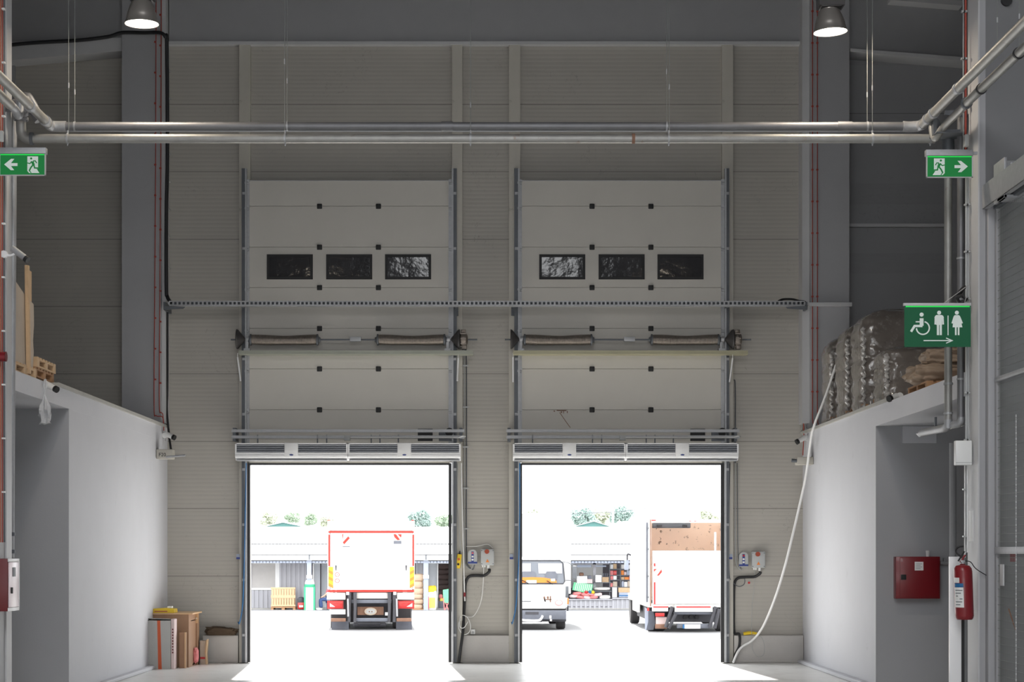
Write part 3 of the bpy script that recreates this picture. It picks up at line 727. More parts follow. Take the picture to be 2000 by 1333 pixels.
cable([(1569, 600, 38.85), (1568, 700, 38.85), (1569, 800, 38.85), (1570, 850, 38.85), (1568, 890, 38.85)], .010, 'red_cable', 'red cable down beside the upright tray at right')
cable([(1566, 610, 38.9), (1565, 720, 38.9), (1566, 840, 38.9)], .010, 'grey_plastic', 'grey cable down beside the upright tray at right')

def cctv(base, aim, L, r, tail, mt, lab, bodycol='white_plastic'):
    """bullet camera: base point on the wall, body from base towards aim"""
    t = thing('security_camera', base, lab, 'camera')
    b = Vector(base); d = (Vector(aim)).normalized(); s = b + Vector(tail)
    build(MB().path([b, (b + s) / 2 + Vector((0, 0, -.03)), s], r * .35, 8), 'arm', mt, t)
    build(MB().cyl(b - Vector((0, .03, 0)), b + Vector((0, .03, 0)), r * 1.1), 'mount', mt, t)
    q = d.to_track_quat('Z', 'Y').to_matrix().to_euler()
    bd = MB().cyl(s - d * L * .35, s + d * L * .6, r, None, 14)
    build(bd, 'body', bodycol, t)
    build(MB().cyl(s + d * L * .6, s + d * (L * .6 + .05), r * 1.08, None, 14), 'lens_ring', 'black_plastic', t)
    return t
cctv(P(8, 497, 25.5), (1, -.25, -.75), .24, .043, (.17, 0, .03), 'white_enamel', 'pale bullet camera on a bracket from the near left column', 'galvanised')
cctv(P(78, 752, 28.7), (.8, -.55, -.42), .22, .045, (.16, -.1, -.02), 'white_plastic', 'white bullet camera at the edge of the left deck near the pallets')
cctv(P(322, 851, 38.6), (.9, -.4, -.4), .18, .05, (.09, -.1, -.0), 'white_plastic', 'white bullet camera at the left back corner above a junction box')
cctv(P(1576, 856, 38.6), (-.9, -.3, -.5), .18, .05, (-.1, -.1, -.02), 'white_plastic', 'white bullet camera at the right back corner above a junction box')
cctv(P(1757, 774, 30.6), (-.8, -.55, -.30), .14, .05, (-.10, -.1, -.02), 'white_plastic', 'white bullet camera with black front at the edge of the right deck')
t = thing('junction_box', P(320, 896, 38.6), 'cream junction box with letters at the left back corner', 'junction box')
build(MB().pb(305, 337, 878, 897, 37.85, .3, .015), 'case', 'post_cream', t)
text_mesh('F20', 'lettering', .10, 317, 889, 37.845, 'black_plastic', t)
build(MB().path([P(325, 893, 37.8), P(362, 890, 37.7)], .022), 'tube_light', 'galvanised', t)
t = thing('junction_box', P(1573, 908, 38.6), 'cream junction box at the right back corner below the camera', 'junction box')
build(MB().pb(1557, 1589, 893, 908, 37.85, .3, .015), 'case', 'post_cream', t)
build(MB().path([P(1546, 900, 37.9), P(1560, 901, 37.9)], .035), 'tube_light', 'galv_dark', t)
t = thing('cable_drop', P(312, 840, 38.45), 'white round cable housing at the back end of the left deck edge', 'housing')
build(MB().cyl(P(308, 836, 38.5), P(308, 856, 38.5), .05), 'tube', 'white_enamel', t)

# ================================================================== HIGH BAY LAMPS
def high_bay(px, py, lab, tilt=0):
    Y = 26.0; c = P(px, py, Y); r = 33 * Y / F
    t = thing('high_bay_lamp', c, lab, 'lamp')
    prof = [(r * .97, 0), (r, .0), (r, .012), (r * .96, .03), (r * .88, .10)]
    for k in range(1, 12): prof.append((r * (.88 - .30 * (k / 11) ** 1.3) + (.004 if k % 2 else 0), .10 + .19 * k / 11))
    prof += [(r * .5, .30), (r * .5, .31), (0, .31)]
    sh = MB(); sh.lathe(prof, (0, 0, 0), 36)
    build_m = Matrix.Rotation(R(tilt), 3, 'Y')
    for v in sh.bm.verts: v.co = c + build_m @ v.co
    for f in [f for f in sh.bm.faces if all(abs((v.co - c).length) < r * 1.01 and abs((build_m.inverted() @ (v.co - c)).z) < .001 for v in f.verts)]: sh.bm.faces.remove(f)
    build(sh, 'reflector_shade', 'lamp_shell', t)
    g = MB(); g.lathe([(r * .95, .004), (r * .95, .012)], (0, 0, 0), 32)
    for v in g.bm.verts: v.co = c + build_m @ v.co
    build(g, 'lit_lens', 'lamp_glow', t)
    gb = MB().box(c.x - .15, c.x + .15, c.y - .13, c.y + .13, c.z + .31, c.z + .60, .03)
    for k in range(7): gb.box(c.x - .17, c.x + .17, c.y - .14 + .045 * k, c.y - .13 + .045 * k, c.z + .33, c.z + .55)
    build(gb, 'ballast_box', 'cast_dark', t)
    build(MB().cyl((c.x, c.y, c.z + .6), (c.x, c.y, 14.0), .012), 'hanging_rod', 'galv_dark', t)
    l = bpy.data.lights.new('lamp_light', 'AREA'); l.shape = 'DISK'; l.size = .4; l.energy = 60; l.color = (1, .86, .68)
    o = bpy.data.objects.new('lamp_light', l); C.objects.link(o); o.location = (0, 0, -.02); o.parent = t
high_bay(277, 47, 'lit high bay lamp with metal shade hanging at upper left')
high_bay(1622, 63, 'lit high bay lamp with metal shade hanging at upper right', -3)

# ================================================================== PIPES
YL, YU = 26.0, 26.35
zL, zU = Z(271, YL), Z(247, YU)
t = thing('sprinkler_pipe', (0, YL, zL), 'lower of two horizontal galvanised pipes crossing the hall', 'pipe')
build(MB().cyl((X(62, YL), YL, zL), (X(1826, YL), YL, zL), .06, None, 18), 'tube', 'galv_pipe', t)
build(MB().cyl((X(1234, YL), YL, zL), (X(1240, YL), YL, zL), .069, None, 18), 'weld_band', 'rust_brown', t)
for px in (132, 557, 919, 1306, 1704, 1817):
    build(MB().lathe([(.06, -.012), (.072, -.012), (.072, .012), (.06, .012)], (X(px, YL), YL, zL), 18, 'X').cyl((X(px, YL), YL, zL + .06), (X(px, YL), YL, zL + .11), .012).cyl((X(px, YL), YL, zL - .095), (X(px, YL), YL, zL - .06), .01), 'pipe_clamp', 'galvanised', t)
e = [(X(62, YL), YL, zL), (X(52, YL), YL, zL + .005), (X(43, YL), YL, zL + .06), (X(41, YL), YL, zL + .17), (X(41, YL), YL, zL + .26)]
build(MB().path(e, .068, 16), 'elbow', 'galv_pipe', t)
for a in (0, 4): build(MB().lathe([(.05, -.02), (.085, -.02), (.085, .02), (.05, .02)], e[a], 16, 'X' if a == 0 else 'Z'), 'coupling', 'galv_dark', t)
zj = Z(215, YL)
t = thing('sprinkler_pipe', (0, YU, zU), 'upper, darker of two horizontal galvanised pipes crossing the hall', 'pipe')
xa, xb = X(100, YU), X(1795, YU)
build(MB().cyl((xa, YU, zU), (xb, YU, zU), .058, None, 18), 'tube', 'grooved_pipe', t)
build(MB().cyl((xa, YU + .0, zU - .066), (xb, YU, zU - .066), .007, None, 8), 'bottom_wire', 'galvanised', t)
for a, b in ((862, 884), (1636, 1664)): build(MB().cyl((X(a, YU), YU, zU), (X(b, YU), YU, zU), .067, None, 18), 'sleeve', 'grooved_pipe', t)
for px in (146, 561, 1302, 1694): build(MB().lathe([(.058, -.012), (.066, -.012), (.066, .012), (.058, .012)], (X(px, YU), YU, zU), 18, 'X'), 'pipe_clamp', 'galvanised', t)
wrapm = MB().path([(xb - .22, YU, zU), (xb - .12, YU, zU - .005), (xb, YU - .03, zU), (xb + .02, YU - .15, zU + .0)], .072, 14)
build(wrapm, 'tape_wrap', 'galvanised', t)
build(MB().path([(xa + .2, YU, zU), (xa + .06, YU, zU), (xa, YU - .04, zU), (xa, YU - .2, zU)], .072, 14), 'corner_elbow', 'galvanised', t)
# pipes running along the hall towards the viewer
t = thing('side_pipe', (xa, 20, zU), 'galvanised pipe running along the left side into the corner elbow', 'pipe')
build(MB().cyl((xa, YU - .15, zU), (xa, 12, zU), .062, None, 18), 'tube', 'galv_pipe', t)
for y in (26.0, 25.15): build(MB().lathe([(.06, -.05), (.075, -.05), (.075, .05), (.06, .05)], (xa, y, zU), 18, 'Y'), 'coupling', 'galvanised', t)
t = thing('side_pipe', (xb, 20, zU), 'upper galvanised pipe running along the right side over the near column', 'pipe')
build(MB().cyl((xb + .02, YU - .15, zU), (xb + .02, 12, zU), .062, None, 18), 'tube', 'galv_pipe', t)
for y in (25.9, 25.55, 24.2): build(MB().lathe([(.06, -.04), (.074, -.04), (.074, .04), (.06, .04)], (xb + .02, y, zU), 18, 'Y'), 'coupling', 'galvanised', t)
X2 = X(20, 24.93); Z2 = Z(205, 24.93)
t = thing('side_pipe', (X2, 20, Z2), 'short lower galvanised pipe end at the top left edge', 'pipe')
build(MB().cyl((X2, 24.93, Z2), (X2, 12, Z2), .062, None, 18), 'tube', 'galv_pipe', t)
build(MB().path([(X2, 24.95, Z2), (X2, 25.15, Z2), (X2 + .02, 25.3, Z2 - .05), (X2 + .02, 25.35, zj + .02)], .055, 14), 'elbow', 'galvanised', t)
X3 = X(1886, 24.7); Z3 = Z(203, 24.7)
t = thing('side_pipe', (X3, 20, Z3), 'rust-streaked lower galvanised pipe running along the right side', 'pipe')
build(MB().cyl((X3, 24.7, Z3), (X3, 12, Z3), .056, None, 18), 'tube', 'galv_pipe', t)
build(MB().path([(X3, 24.7, Z3), (X3, 24.95, Z3 - .02), (X3 - .08, 25.5, Z3 - .1), (X3 - .14, 25.8, Z3 - .2), (X3 - .14, 25.9, zL + .2), (X(1852, YL), YL, zL + .06)], .05, 14), 'elbow', 'galv_pipe', t)
build(MB().lathe([(.05, -.03), (.075, -.03), (.075, .03), (.05, .03)], (X3, 24.66, Z3), 18, 'Y'), 'coupling', 'galv_dark', t)
for y in (23.9, 22.2): build(MB().lathe([(.05, -.02), (.068, -.02), (.068, .02), (.05, .02)], (X3, y, Z3), 18, 'Y'), 'clamp', 'black_rubber', t)
# junction casting at the left and bracket plates
t = thing('pipe_junction', (X(45, YL), 25.7, zj - .1), 'heavy dark cross casting joining the pipes at upper left', 'pipe fitting')
jm = MB().path([(-7.2, 25.75, zj), (X(10, 25.75), 25.75, zj), (X(50, 25.9), 25.75, zj)], .085, 16, smooth=False)
jm.pillow((X(47, 25.9), 25.85, zj + .03), (.24, .26, .30), .8, .12, 4, 0, 3, 0, 3)
jm.path([(X(47, 25.9), 25.85, zj), (X(52, 25.9), 25.9, zj + .15), (xa - .05, 25.9, zU - .02)], .075, 14)
jm.path([(X(44, 25.9), 25.9, zj), (X(41, YL), YL, zj - .12)], .078, 14, smooth=False)
build(jm, 'casting', 'grooved_pipe', t)
build(MB().lathe([(.06, -.02), (.1, -.02), (.1, .02), (.06, .02)], (X(41, YL), YL, zj - .12), 16, 'Z'), 'bolt_flange', 'galvanised', t)
t = thing('pipe_bracket', (X(1852, 25.6), 25.6, Z(264, 25.6)), 'dark steel bracket frame holding the pipes at the right near column', 'bracket')
br = MB().pprism([(1824, 228), (1833, 232), (1842, 253), (1880, 253), (1880, 263), (1826, 263)], 25.75, .02)
br.box(X(1824, 25.7), X(1880, 25.7), 25.55, 25.95, Z(264, 25.7), Z(262, 25.7))
br.pprism([(1846, 216), (1906, 214), (1903, 228), (1880, 228), (1845, 224)], 25.62, .025)
br.box(X(1878, 25.7), X(1881, 25.7), 25.5, 25.9, Z(263, 25.7), Z(226, 25.7)).box(X(1823, 25.7), X(1830, 25.7), 25.7, 25.95, Z(263, 25.7), Z(226, 25.7))
build(br, 'plate', 'galv_dark', t)

# vertical pipes
t = thing('riser_pipe', (X(1852, YL), YL, Z(830, YL)), 'left of two galvanised riser pipes behind the green signs', 'pipe')
xv = X(1852, YL)
build(MB().cyl((xv, YL, zL + .06), (xv, YL, Z(820, YL)), .051, None, 18), 'tube', 'galv_pipe', t)
build(MB().lathe([(.05, -.16), (.083, -.16), (.083, -.1), (.075, .1), (.05, .1)], (xv, YL, zL), 16, 'Z'), 'tee_fitting', 'galv_dark', t)
for yy in (750, 808): build(MB().lathe([(.05, -.015), (.064, -.015), (.064, .015), (.05, .015)], (xv, YL, Z(yy, YL)), 16, 'Z'), 'clamp', 'galvanised', t)
build(MB().path([(xv, YL, Z(820, YL)), (xv, YL, Z(832, YL)), (xv - .02, YL + .1, Z(836, YL)), (X(1800, 29.5), 29.5, Z(846, 29.5))], .055, 14, smooth=False), 'elbow', 'galvanised', t)
xw = X(1877, 25.8)
t = thing('riser_pipe', (xw, 25.8, Z(825, 25.8)), 'right, darker of two riser pipes behind the green signs', 'pipe')
build(MB().cyl((xw, 25.8, Z(225, 25.8)), (xw, 25.8, Z(818, 25.8)), .05, None, 18), 'tube', 'grooved_pipe', t)
build(MB().path([(xw, 25.8, Z(815, 25.8)), (xw, 25.8, Z(823, 25.8)), (xw - .03, 25.85, Z(828, 25.8)), (xv + .05, YL - .02, Z(829, 25.8))], .05, 14), 'elbow', 'galvanised', t)
for yy in (505, 741): build(MB().lathe([(.05, -.012), (.06, -.012), (.06, .012), (.05, .012)], (xw, 25.8, Z(yy, 25.8)), 16, 'Z'), 'clamp', 'galvanised', t)
t = thing('tray_bracket', P(1835, 850, 27.5), 'galvanised channel reaching under the right deck below the riser pipes', 'bracket')
build(MB().path([P(1795, 848, 30), P(1880, 826, 26.6)], .05, 4, smooth=False), 'channel', 'galvanised', t)
build(MB().pb(1826, 1830, 815, 845, 27.5, .04), 'hanger', 'galv_dark', t)
build(MB().pb(1763, 1829, 833, 866, 31.66, .04), 'pipe_patch', 'mezz_paint', None, 'pale square patch around the pipe on the right recess wall', 'patch')
build(MB().cyl(P(1861, 866, 30.5), (X(1861, 30.5), 30.5, 2.1), .055, None, 14), 'drop_pipe', 'mezz_paint_shaded', None, 'grey painted pipe down the right recess behind the column', 'pipe')
# left riser into the hose cabinet
t = thing('riser_pipe', (-6.5, 26.2, 2.1), 'galvanised riser pipe down the left edge into the red hose cabinet', 'pipe')
build(MB().cyl((-6.47, 26.2, zj - .05), (-6.51, 26.2, Z(1090, 26.2)), .047, None, 16), 'tube', 'galvanised', t)
for yy in (1044, 1078): build(MB().lathe([(.04, -.025), (.062, -.025), (.062, .025), (.04, .025)], (-6.51, 26.2, Z(yy, 26.2)), 16, 'Z'), 'coupling', 'galv_dark', t)

# wires that carry the pipes
for px, Yh, zz, tb, lab in ((134, YL, zL, 167, 'outer thin hanging wire at the far left of the cross pipes'), (146, YU, zU, 180, 'inner thin hanging wire at the far left of the cross pipes'),
    (556, YL, zL, 120, 'thin hanging wire above the left door, left of its pair'), (561, YU, zU, 158, 'thin hanging wire above the left door, right of its pair'),
    (919, YL, zL, 205, 'single thin hanging wire above the pier between doors'),
    (1307, YL, zL, 170, 'thin hanging wire above the right door, right of its pair'), (1302, YU, zU, 140, 'thin hanging wire above the right door, left of its pair'),
    (1704, YL, zL, 172, 'outer thin hanging wire at the far right of the cross pipes'), (1694, YU, zU, 185, 'inner thin hanging wire at the far right of the cross pipes')):
    t = thing('hanging_wire', (X(px, Yh), Yh, zz + .1), lab, 'wire')
    build(MB().cyl((X(px, Yh), Yh, zz + .07), (X(px, Yh), Yh, 14), .0045, None, 6), 'wire', 'wire_grey', t)
    build(MB().cyl(P(px, tb + 5, Yh), P(px, tb - 5, Yh), .010, None, 8), 'turnbuckle', 'galvanised', t)
for px, Yh, z1, tb, lab in ((1948, 23.6, 330, 39, 'thin wire at upper right holding the near pipe'), (1991, 22.9, 95, 32, 'thin wire at the top right edge of the hall')):
    t = thing('hanging_wire', P(px, 90, Yh), lab, 'wire')
    build(MB().cyl(P(px, 92 if px < 1960 else 95, Yh), (X(px, Yh), Yh, 14), .0045, None, 6), 'wire', 'wire_grey', t)
    build(MB().cyl(P(px, tb + 5, Yh), P(px, tb - 5, Yh), .011, None, 8), 'turnbuckle', 'galvanised', t)
build(MB().lathe([(0, -.02), (.07, -.02), (.07, .02), (0, .02)], P(1966, 1, 24.99), 20, 'Y'), 'round_vent', 'black_rubber', None, 'small black round vent in the wall at the top right', 'vent')

# ================================================================== SIGNS
def px_left(x): return 1898.5 - x
def exit_sign(fx, dy, Y, lab, xo):
    q = lambda pts: [(fx(a), b + dy) for a, b in pts]
    def s(z): return [(1760 + a / 7.017, 170 + b / 7.017) for a, b in z]
    c = P(fx(1854), 347 + dy, Y)
    t = thing('exit_sign', c, lab, 'sign', 'green escape route signs')
    def PB(m, x0, x1, y0, y1, Yf, d, bev=0): a, b = sorted((fx(x0), fx(x1))); return m.pb(a, b, y0 + dy, y1 + dy, Yf, d, bev)
    build(PB(MB(), 1809, 1901, 292, 304, Y - .03, .1, .006), 'housing', 'galvanised', t)
    m = MB(); PB(m, 1809.5, 1811.5, 304, 347, Y, .03); PB(m, 1898, 1900.5, 304, 347, Y, .03); PB(m, 1809.5, 1900.5, 345.3, 347, Y, .03)
    build(m, 'edge_frame', 'flange_grey', t)
    pl = build(PB(MB(), 1811.5, 1898, 305, 345.5, Y, .012), 'green_panel', 'sign_green', t)
    build(PB(MB(), 1812, 1897.5, 305.2, 307.0, Y - .003, .003), 'lit_edge', 'sign_glow', pl)
    Yf = Y - .004; Yg = Y - .008
    w_ = MB().pprism(q(s([(450, 980), (597, 980), (597, 1150), (450, 1150)])), Yf, .003)
    w_.pprism(q(s([(432, 1208), (470, 1150), (597, 1150), (597, 1180), (572, 1208)])), Yf, .003)
    build(w_, 'door_symbol', 'sign_white', pl)
    g_ = MB().disc(q(s([(545, 1008)]))[0], 2.1, Yg, .003)
    for pts, w in (([(528, 1050), (512, 1100)], 5.0), ([(520, 1042), (488, 1042), (470, 1072)], 1.9), ([(535, 1046), (562, 1078), (597, 1070)], 1.9),
                   ([(518, 1095), (548, 1130), (572, 1178)], 2.7), ([(508, 1095), (498, 1138), (440, 1140)], 2.5), ([(572, 1175), (545, 1205)], 1.6)):
        g_.stroke(q(s(pts)), w, Yg, .003)
    build(g_, 'running_figure', 'sign_green', pl)
    build(MB().pprism(q(s([(732, 1072), (822, 1072), (775, 1013), (820, 1013), (915, 1090), (825, 1168), (778, 1168), (822, 1112), (732, 1112)])), Yf, .003), 'arrow_symbol', 'sign_white', pl)
    build(MB().box(min(xo, fx(1901) and X(fx(1901), Y)), max(xo, X(fx(1901), Y)), Y, Y + .04, Z(302 + dy, Y), Z(296 + dy, Y)), 'wall_arm', 'galvanised', t)
exit_sign(lambda x: x, 0, 24.95, 'green running man exit sign with arrow pointing right', 6.2)
exit_sign(px_left, -4, 25.0, 'green running man exit sign with arrow pointing left', -6.46)

Yc = 24.95
def s6(pts): return [(1590 + a / 4.761, 580 + b / 4.761) for a, b in pts]
t = thing('toilet_sign', P(1831, 678, Yc), 'large green toilet sign with wheelchair, man and woman figures', 'sign')
build(MB().pb(1765, 1897, 592, 597.5, Yc - .015, .05, .004), 'top_bar', 'flange_grey', t)
pl = build(MB().pb(1766.5, 1896, 597.5, 678, Yc, .014), 'green_panel', 'wc_green', t)
build(MB().pb(1769, 1894, 597.8, 600.2, Yc - .003, .003), 'lit_edge', 'sign_glow', pl)
Yf = Yc - .004
m = MB().disc(s6([(1000, 166)])[0], 4.0, Yf, .003, 20)
m.stroke(s6([(1000, 200), (1000, 270)]), 7.5, Yf, .003).stroke(s6([(945, 233), (1000, 233)]), 2.4, Yf, .003)
m.stroke(s6([(1008, 272), (935, 272), (902, 325)]), 4.6, Yf, .003)
arc = [(1012 + 60 * math.cos(R(a)), 290 + 60 * math.sin(R(a))) for a in range(-75, 178, 12)]
m.stroke(s6(arc), 2.6, Yf, .003)
build(m, 'wheelchair_symbol', 'sign_white', pl)
m = MB().disc(s6([(1163, 148)])[0], 3.9, Yf, .003, 20)
m.pprism(s6([(1136, 175), (1190, 175), (1190, 262), (1136, 262)]), Yf, .003)
m.stroke(s6([(1129, 190), (1127, 258)]), 3.2, Yf, .003).stroke(s6([(1197, 190), (1201, 258)]), 3.2, Yf, .003)
m.pprism(s6([(1119, 196), (1126, 178), (1138, 170), (1188, 170), (1201, 178), (1208, 196)]), Yf - .001, .003)
m.stroke(s6([(1152, 255), (1152, 357)]), 4.2, Yf, .003).stroke(s6([(1178, 255), (1178, 357)]), 4.2, Yf, .003)
build(m, 'man_symbol', 'sign_white', pl)
m = MB().disc(s6([(1328, 148)])[0], 3.9, Yf, .003, 20)
m.pprism(s6([(1306, 171), (1350, 171), (1358, 200), (1379, 284), (1288, 284), (1298, 200)]), Yf, .003)
m.stroke(s6([(1306, 180), (1284, 248)]), 2.8, Yf, .003).stroke(s6([(1350, 180), (1378, 248)]), 2.8, Yf, .003)
m.stroke(s6([(1318, 280), (1318, 357)]), 3.2, Yf, .003).stroke(s6([(1344, 280), (1344, 357)]), 3.2, Yf, .003)
build(m, 'woman_symbol', 'sign_white', pl)
build(MB().stroke(s6([(1246, 175), (1246, 358)]), 1.7, Yf, .003), 'divider_line', 'sign_white', pl)
build(MB().stroke(s6([(1018, 408), (1284, 408)]), 1.9, Yf, .003).stroke(s6([(1228, 384), (1286, 408), (1228, 432)]), 1.9, Yf, .003), 'arrow_symbol', 'sign_white', pl)
for a, b in (((1843, 593), (1893, 556)), ((1884, 593), (1890, 566))):
    build(MB().cyl(P(*a, Yc + .02), P(*b, 25.1), .005, None, 6), 'stay_wire', 'galvanised', t)
build(MB().path([P(1870, 583, 25.2), P(1873, 572, 25.15), P(1884, 561, 25.1), P(1876, 575, 25.2), P(1886, 586, 25.15), P(1874, 590, 25.15), P(1870, 582, 25.1), P(1880, 577, 25.1)], .022), 'cable_coil', 'black_rubber', None, 'black coil of cable tied above the toilet sign', 'cable')

# red and grey cables beside the near right column, with clips
for px, y0, y1, mt, r, lab in ((1886, -30, 345, 'red_cable', .014, 'red cable down the near right column above the exit sign'), (1881.5, -30, 300, 'grey_plastic', .006, 'thin grey cable beside the red one on the near right column'),
        (1887.5, 348, 862, 'grey_plastic', .016, 'left grey conduit below the right exit sign'), (1891.5, 348, 862, 'grey_plastic', .013, 'right grey conduit below the right exit sign'),
        (1884.5, 905, 1090, 'white_plastic', .010, 'left white conduit from the white box down to the extinguisher'), (1889, 905, 1080, 'white_plastic', .010, 'right white conduit from the white box down to the extinguisher')):
    t = thing('column_conduit', P(px, y1, 25.4), lab, 'conduit')
    build(MB().cyl(P(px, y0, 25.42), P(px, y1, 25.42), r, None, 8), 'tube', mt, t)
    if mt != 'white_plastic' or px < 1887:
        for k in range(1 + int((y1 - y0 - 40) / 92)):
            yy = y0 + 50 + k * 92; build(MB().pb(px - 3, px + 4, yy, yy + 3, 25.36, .06), 'clip', 'grey_plastic', t)
build(MB().pb(1885, 1893, 262, 285, 25.3, .12, .01), 'sensor_box', 'grey_plastic', None, 'small grey box on the near right column above the exit sign', 'box')
t = thing('white_box', P(1882, 909, 25.3), 'white electrical box on the near right column', 'electrical box')
build(MB().pb(1867, 1898.5, 861, 909, 25.25, .12, .01), 'case', 'white_plastic', t)
build(MB().pb(1867, 1898.5, 903.5, 904.4, 25.245, .01), 'lid_gap', 'grey_plastic', t)
build(MB().sprism([(25.25, Z(1058, 25.2)), (25.25, Z(997, 25.2)), (25.48, Z(997, 25.2)), (25.48, Z(1058, 25.2))], XR - .006, XR), 'paper_notice', 'paper_white', None, 'white paper notice taped on the side of the near right column', 'notice')

# left near column cables
for px, mt, r, lab in ((1.5, 'orange_cable', .008, 'orange cable tied to the near left column, outermost'), (5, 'red_cable', .008, 'red cable tied to the near left column'), (8.5, 'galv_dark', .012, 'dark cable tied to the near left column beside the flange')):
    t = thing('column_cable', P(px, 1060, 25.45), lab, 'cable')
    Yq = 6.44 * F / (CX - px)
    build(MB().path([P(px, -30, Yq), P(px - .4, 500, Yq), P(px, 1060, Yq)], r, 8), 'cable', mt, t)
for k in range(10):
    build(MB().pb(3, 9, 15 + k * 105, 18 + k * 105, 25.4, .06), 'cable_tie', 'white_plastic', None, 'small white tie around the cables on the near left column', 'cable tie', 'ties on the near left column')
t = thing('red_siren', P(2, 706, 25.35), 'red round alarm siren on the near left column', 'siren')
build(MB().cyl(P(-12, 697, 25.3), P(10, 697, 25.3), .062, None, 20), 'body', 'red_paint', t)
build(MB().cyl(P(10, 697, 25.3), P(12.5, 697, 25.3), .066, None, 20), 'rim', 'red_dark', t)
build(MB().pb(-2, 6, 255, 276, 25.35, .06, .01), 'sensor_box', 'white_plastic', None, 'small white box on the near left column above the exit sign', 'box')

# ================================================================== FIRE EQUIPMENT
t = thing('hose_cabinet', (X(5, 25.2), 25.5, Z(1195, 25.2)), 'red fire hose cabinet hung on the near left column', 'fire cabinet')
xa_, xb_ = -6.47, X(15, 25.2); z0_, z1_ = Z(1195, 25.2), Z(1092, 25.2)
build(MB().box(xa_ - .4, xb_, 25.2, 25.74, z0_, z1_, .004), 'case', 'red_dark', t)
build(MB().box(xb_ + .004, xb_ + .018, 25.215, 25.73, z0_ + .05, z1_ - .045, .003), 'door', 'door_reflection', t)
build(MB().box(xb_, xb_ + .022, 25.2, 25.74, z1_ - .04, z1_, .003).box(xb_, xb_ + .022, 25.2, 25.74, z0_, z0_ + .045, .003).box(xb_, xb_ + .022, 25.725, 25.74, z0_, z1_), 'frame', 'white_enamel', t)
build(MB().box(xb_ + .018, xb_ + .04, 25.28, 25.33, 1.68, 1.76, .004), 'lock', 'black_plastic', t)
build(MB().prism([(xb_ + .019, 1.90), (xb_ + .03, 1.90), (xb_ + .03, 2.02), (xb_ + .019, 2.02)], 25.38, 25.50), 'handle_mark', 'galv_dark', t)

Yh = 31.5
t = thing('hose_cabinet', P(1793, 1170, Yh), 'red square fire hose cabinet on the grey recess wall at right', 'fire cabinet')
build(MB().pb(1750, 1836, 1088, 1170, Yh, .2, .006), 'case', 'red_paint', t)
d_ = build(MB().pb(1758, 1834, 1090.5, 1167, Yh - .012, .012, .004), 'door', 'red_paint', t)
build(MB().pb(1760, 1770, 1123, 1133, Yh - .03, .018, .003), 'lock', 'black_plastic', d_)
build(MB().pb(1786.5, 1803.5, 1098, 1115, Yh - .015, .003), 'sticker', 'paper_white', d_)
for k in range(4): build(MB().pb(1789, 1801 - 3 * (k % 2), 1101.5 + k * 3, 1102.6 + k * 3, Yh - .0165, .002), 'sticker_line', 'grey_plastic', d_)
build(MB().cyl(P(1836, 1100, Yh + .12), P(1853, 1100, Yh + .12), .03, None, 12).cyl(P(1842, 1096, Yh + .12), P(1845, 1096, Yh + .12), .05, None, 12), 'water_inlet', 'galvanised', t)
t = thing('paper_cup', P(1811.5, 1088, Yh + .08), 'small white cup standing on the red cabinet at right', 'cup')
build(MB().lathe([(.022, 0), (.026, .0), (.034, .10), (.030, .10), (.02, .01)], P(1812, 1088, Yh + .08), 14), 'cup_body', 'white_plastic', t)

build(MB().box(X(1853.5, 25.3), X(1876, 25.3), 25.25, 25.32, 0, Z(1088, 25.3), .004), 'white_board', 'white_enamel', None, 'tall narrow white board standing behind the fire extinguisher', 'board')
build(MB().box(X(1876, 25.35), X(1882, 25.35), 25.3, 25.36, 0, Z(1130, 25.35)), 'dark_strip', 'black_rubber', None, 'dark upright strip between the white board and the column', 'strip')
Ye = 24.95; ex = X(1882.5, Ye)
zb, zt = Z(1211, Ye), Z(1104, Ye); r = 18 * Ye / F
t = thing('fire_extinguisher', (ex, Ye, zb), 'red fire extinguisher hanging on the near right column', 'fire extinguisher')
hh = zt - zb
body = MB().lathe([(r*.55, 0), (r*.80, .0), (r * .93, .02), (r, .05), (r, hh * .88), (r*.93, hh*.94), (r*.72, hh * .985), (r * .34, hh), (r*.22, hh * 1.02)], (ex, Ye, zb), 28)
for v in body.bm.verts: v.co.x += (v.co.z - zb) * -.035 + .01
build(body, 'cylinder', 'red_paint', t)
vx = ex - .015
build(MB().cyl((vx, Ye, zt), (vx, Ye, zt + .05), .024, None, 12).box(vx - .03, vx + .03, Ye - .02, Ye + .02, zt + .03, zt + .06, .005), 'valve', 'galvanised', t)
build(MB().path([(vx, Ye, zt + .05), (vx + .005, Ye, zt + .09), (vx + .02, Ye, zt + .12)], .014).obox((vx - .0, Ye, zt + .08), (.12, .02, .018), (0, R(-52), 0), .003), 'carry_handle', 'red_paint', t)
build(MB().obox((vx - .02, Ye - .01, zt + .11), (.15, .022, .02), (0, R(-58), 0), .003), 'squeeze_lever', 'black_plastic', t)
build(MB().path([(vx - .02, Ye, zt + .1), (vx - .075, Ye + .06, zt + .17), (vx - .03, Ye + .1, zt + .23), (vx + .03, Ye + .08, zt + .24)], .012), 'hose', 'black_rubber', t)
build(MB().path([(vx + .03, Ye, zt + .05), (vx + .10, Ye - .01, zt + .035), (vx + .17, Ye, zt - .05), (vx + .32, Ye + .03, zt - .14)], .006), 'cord', 'black_rubber', t)
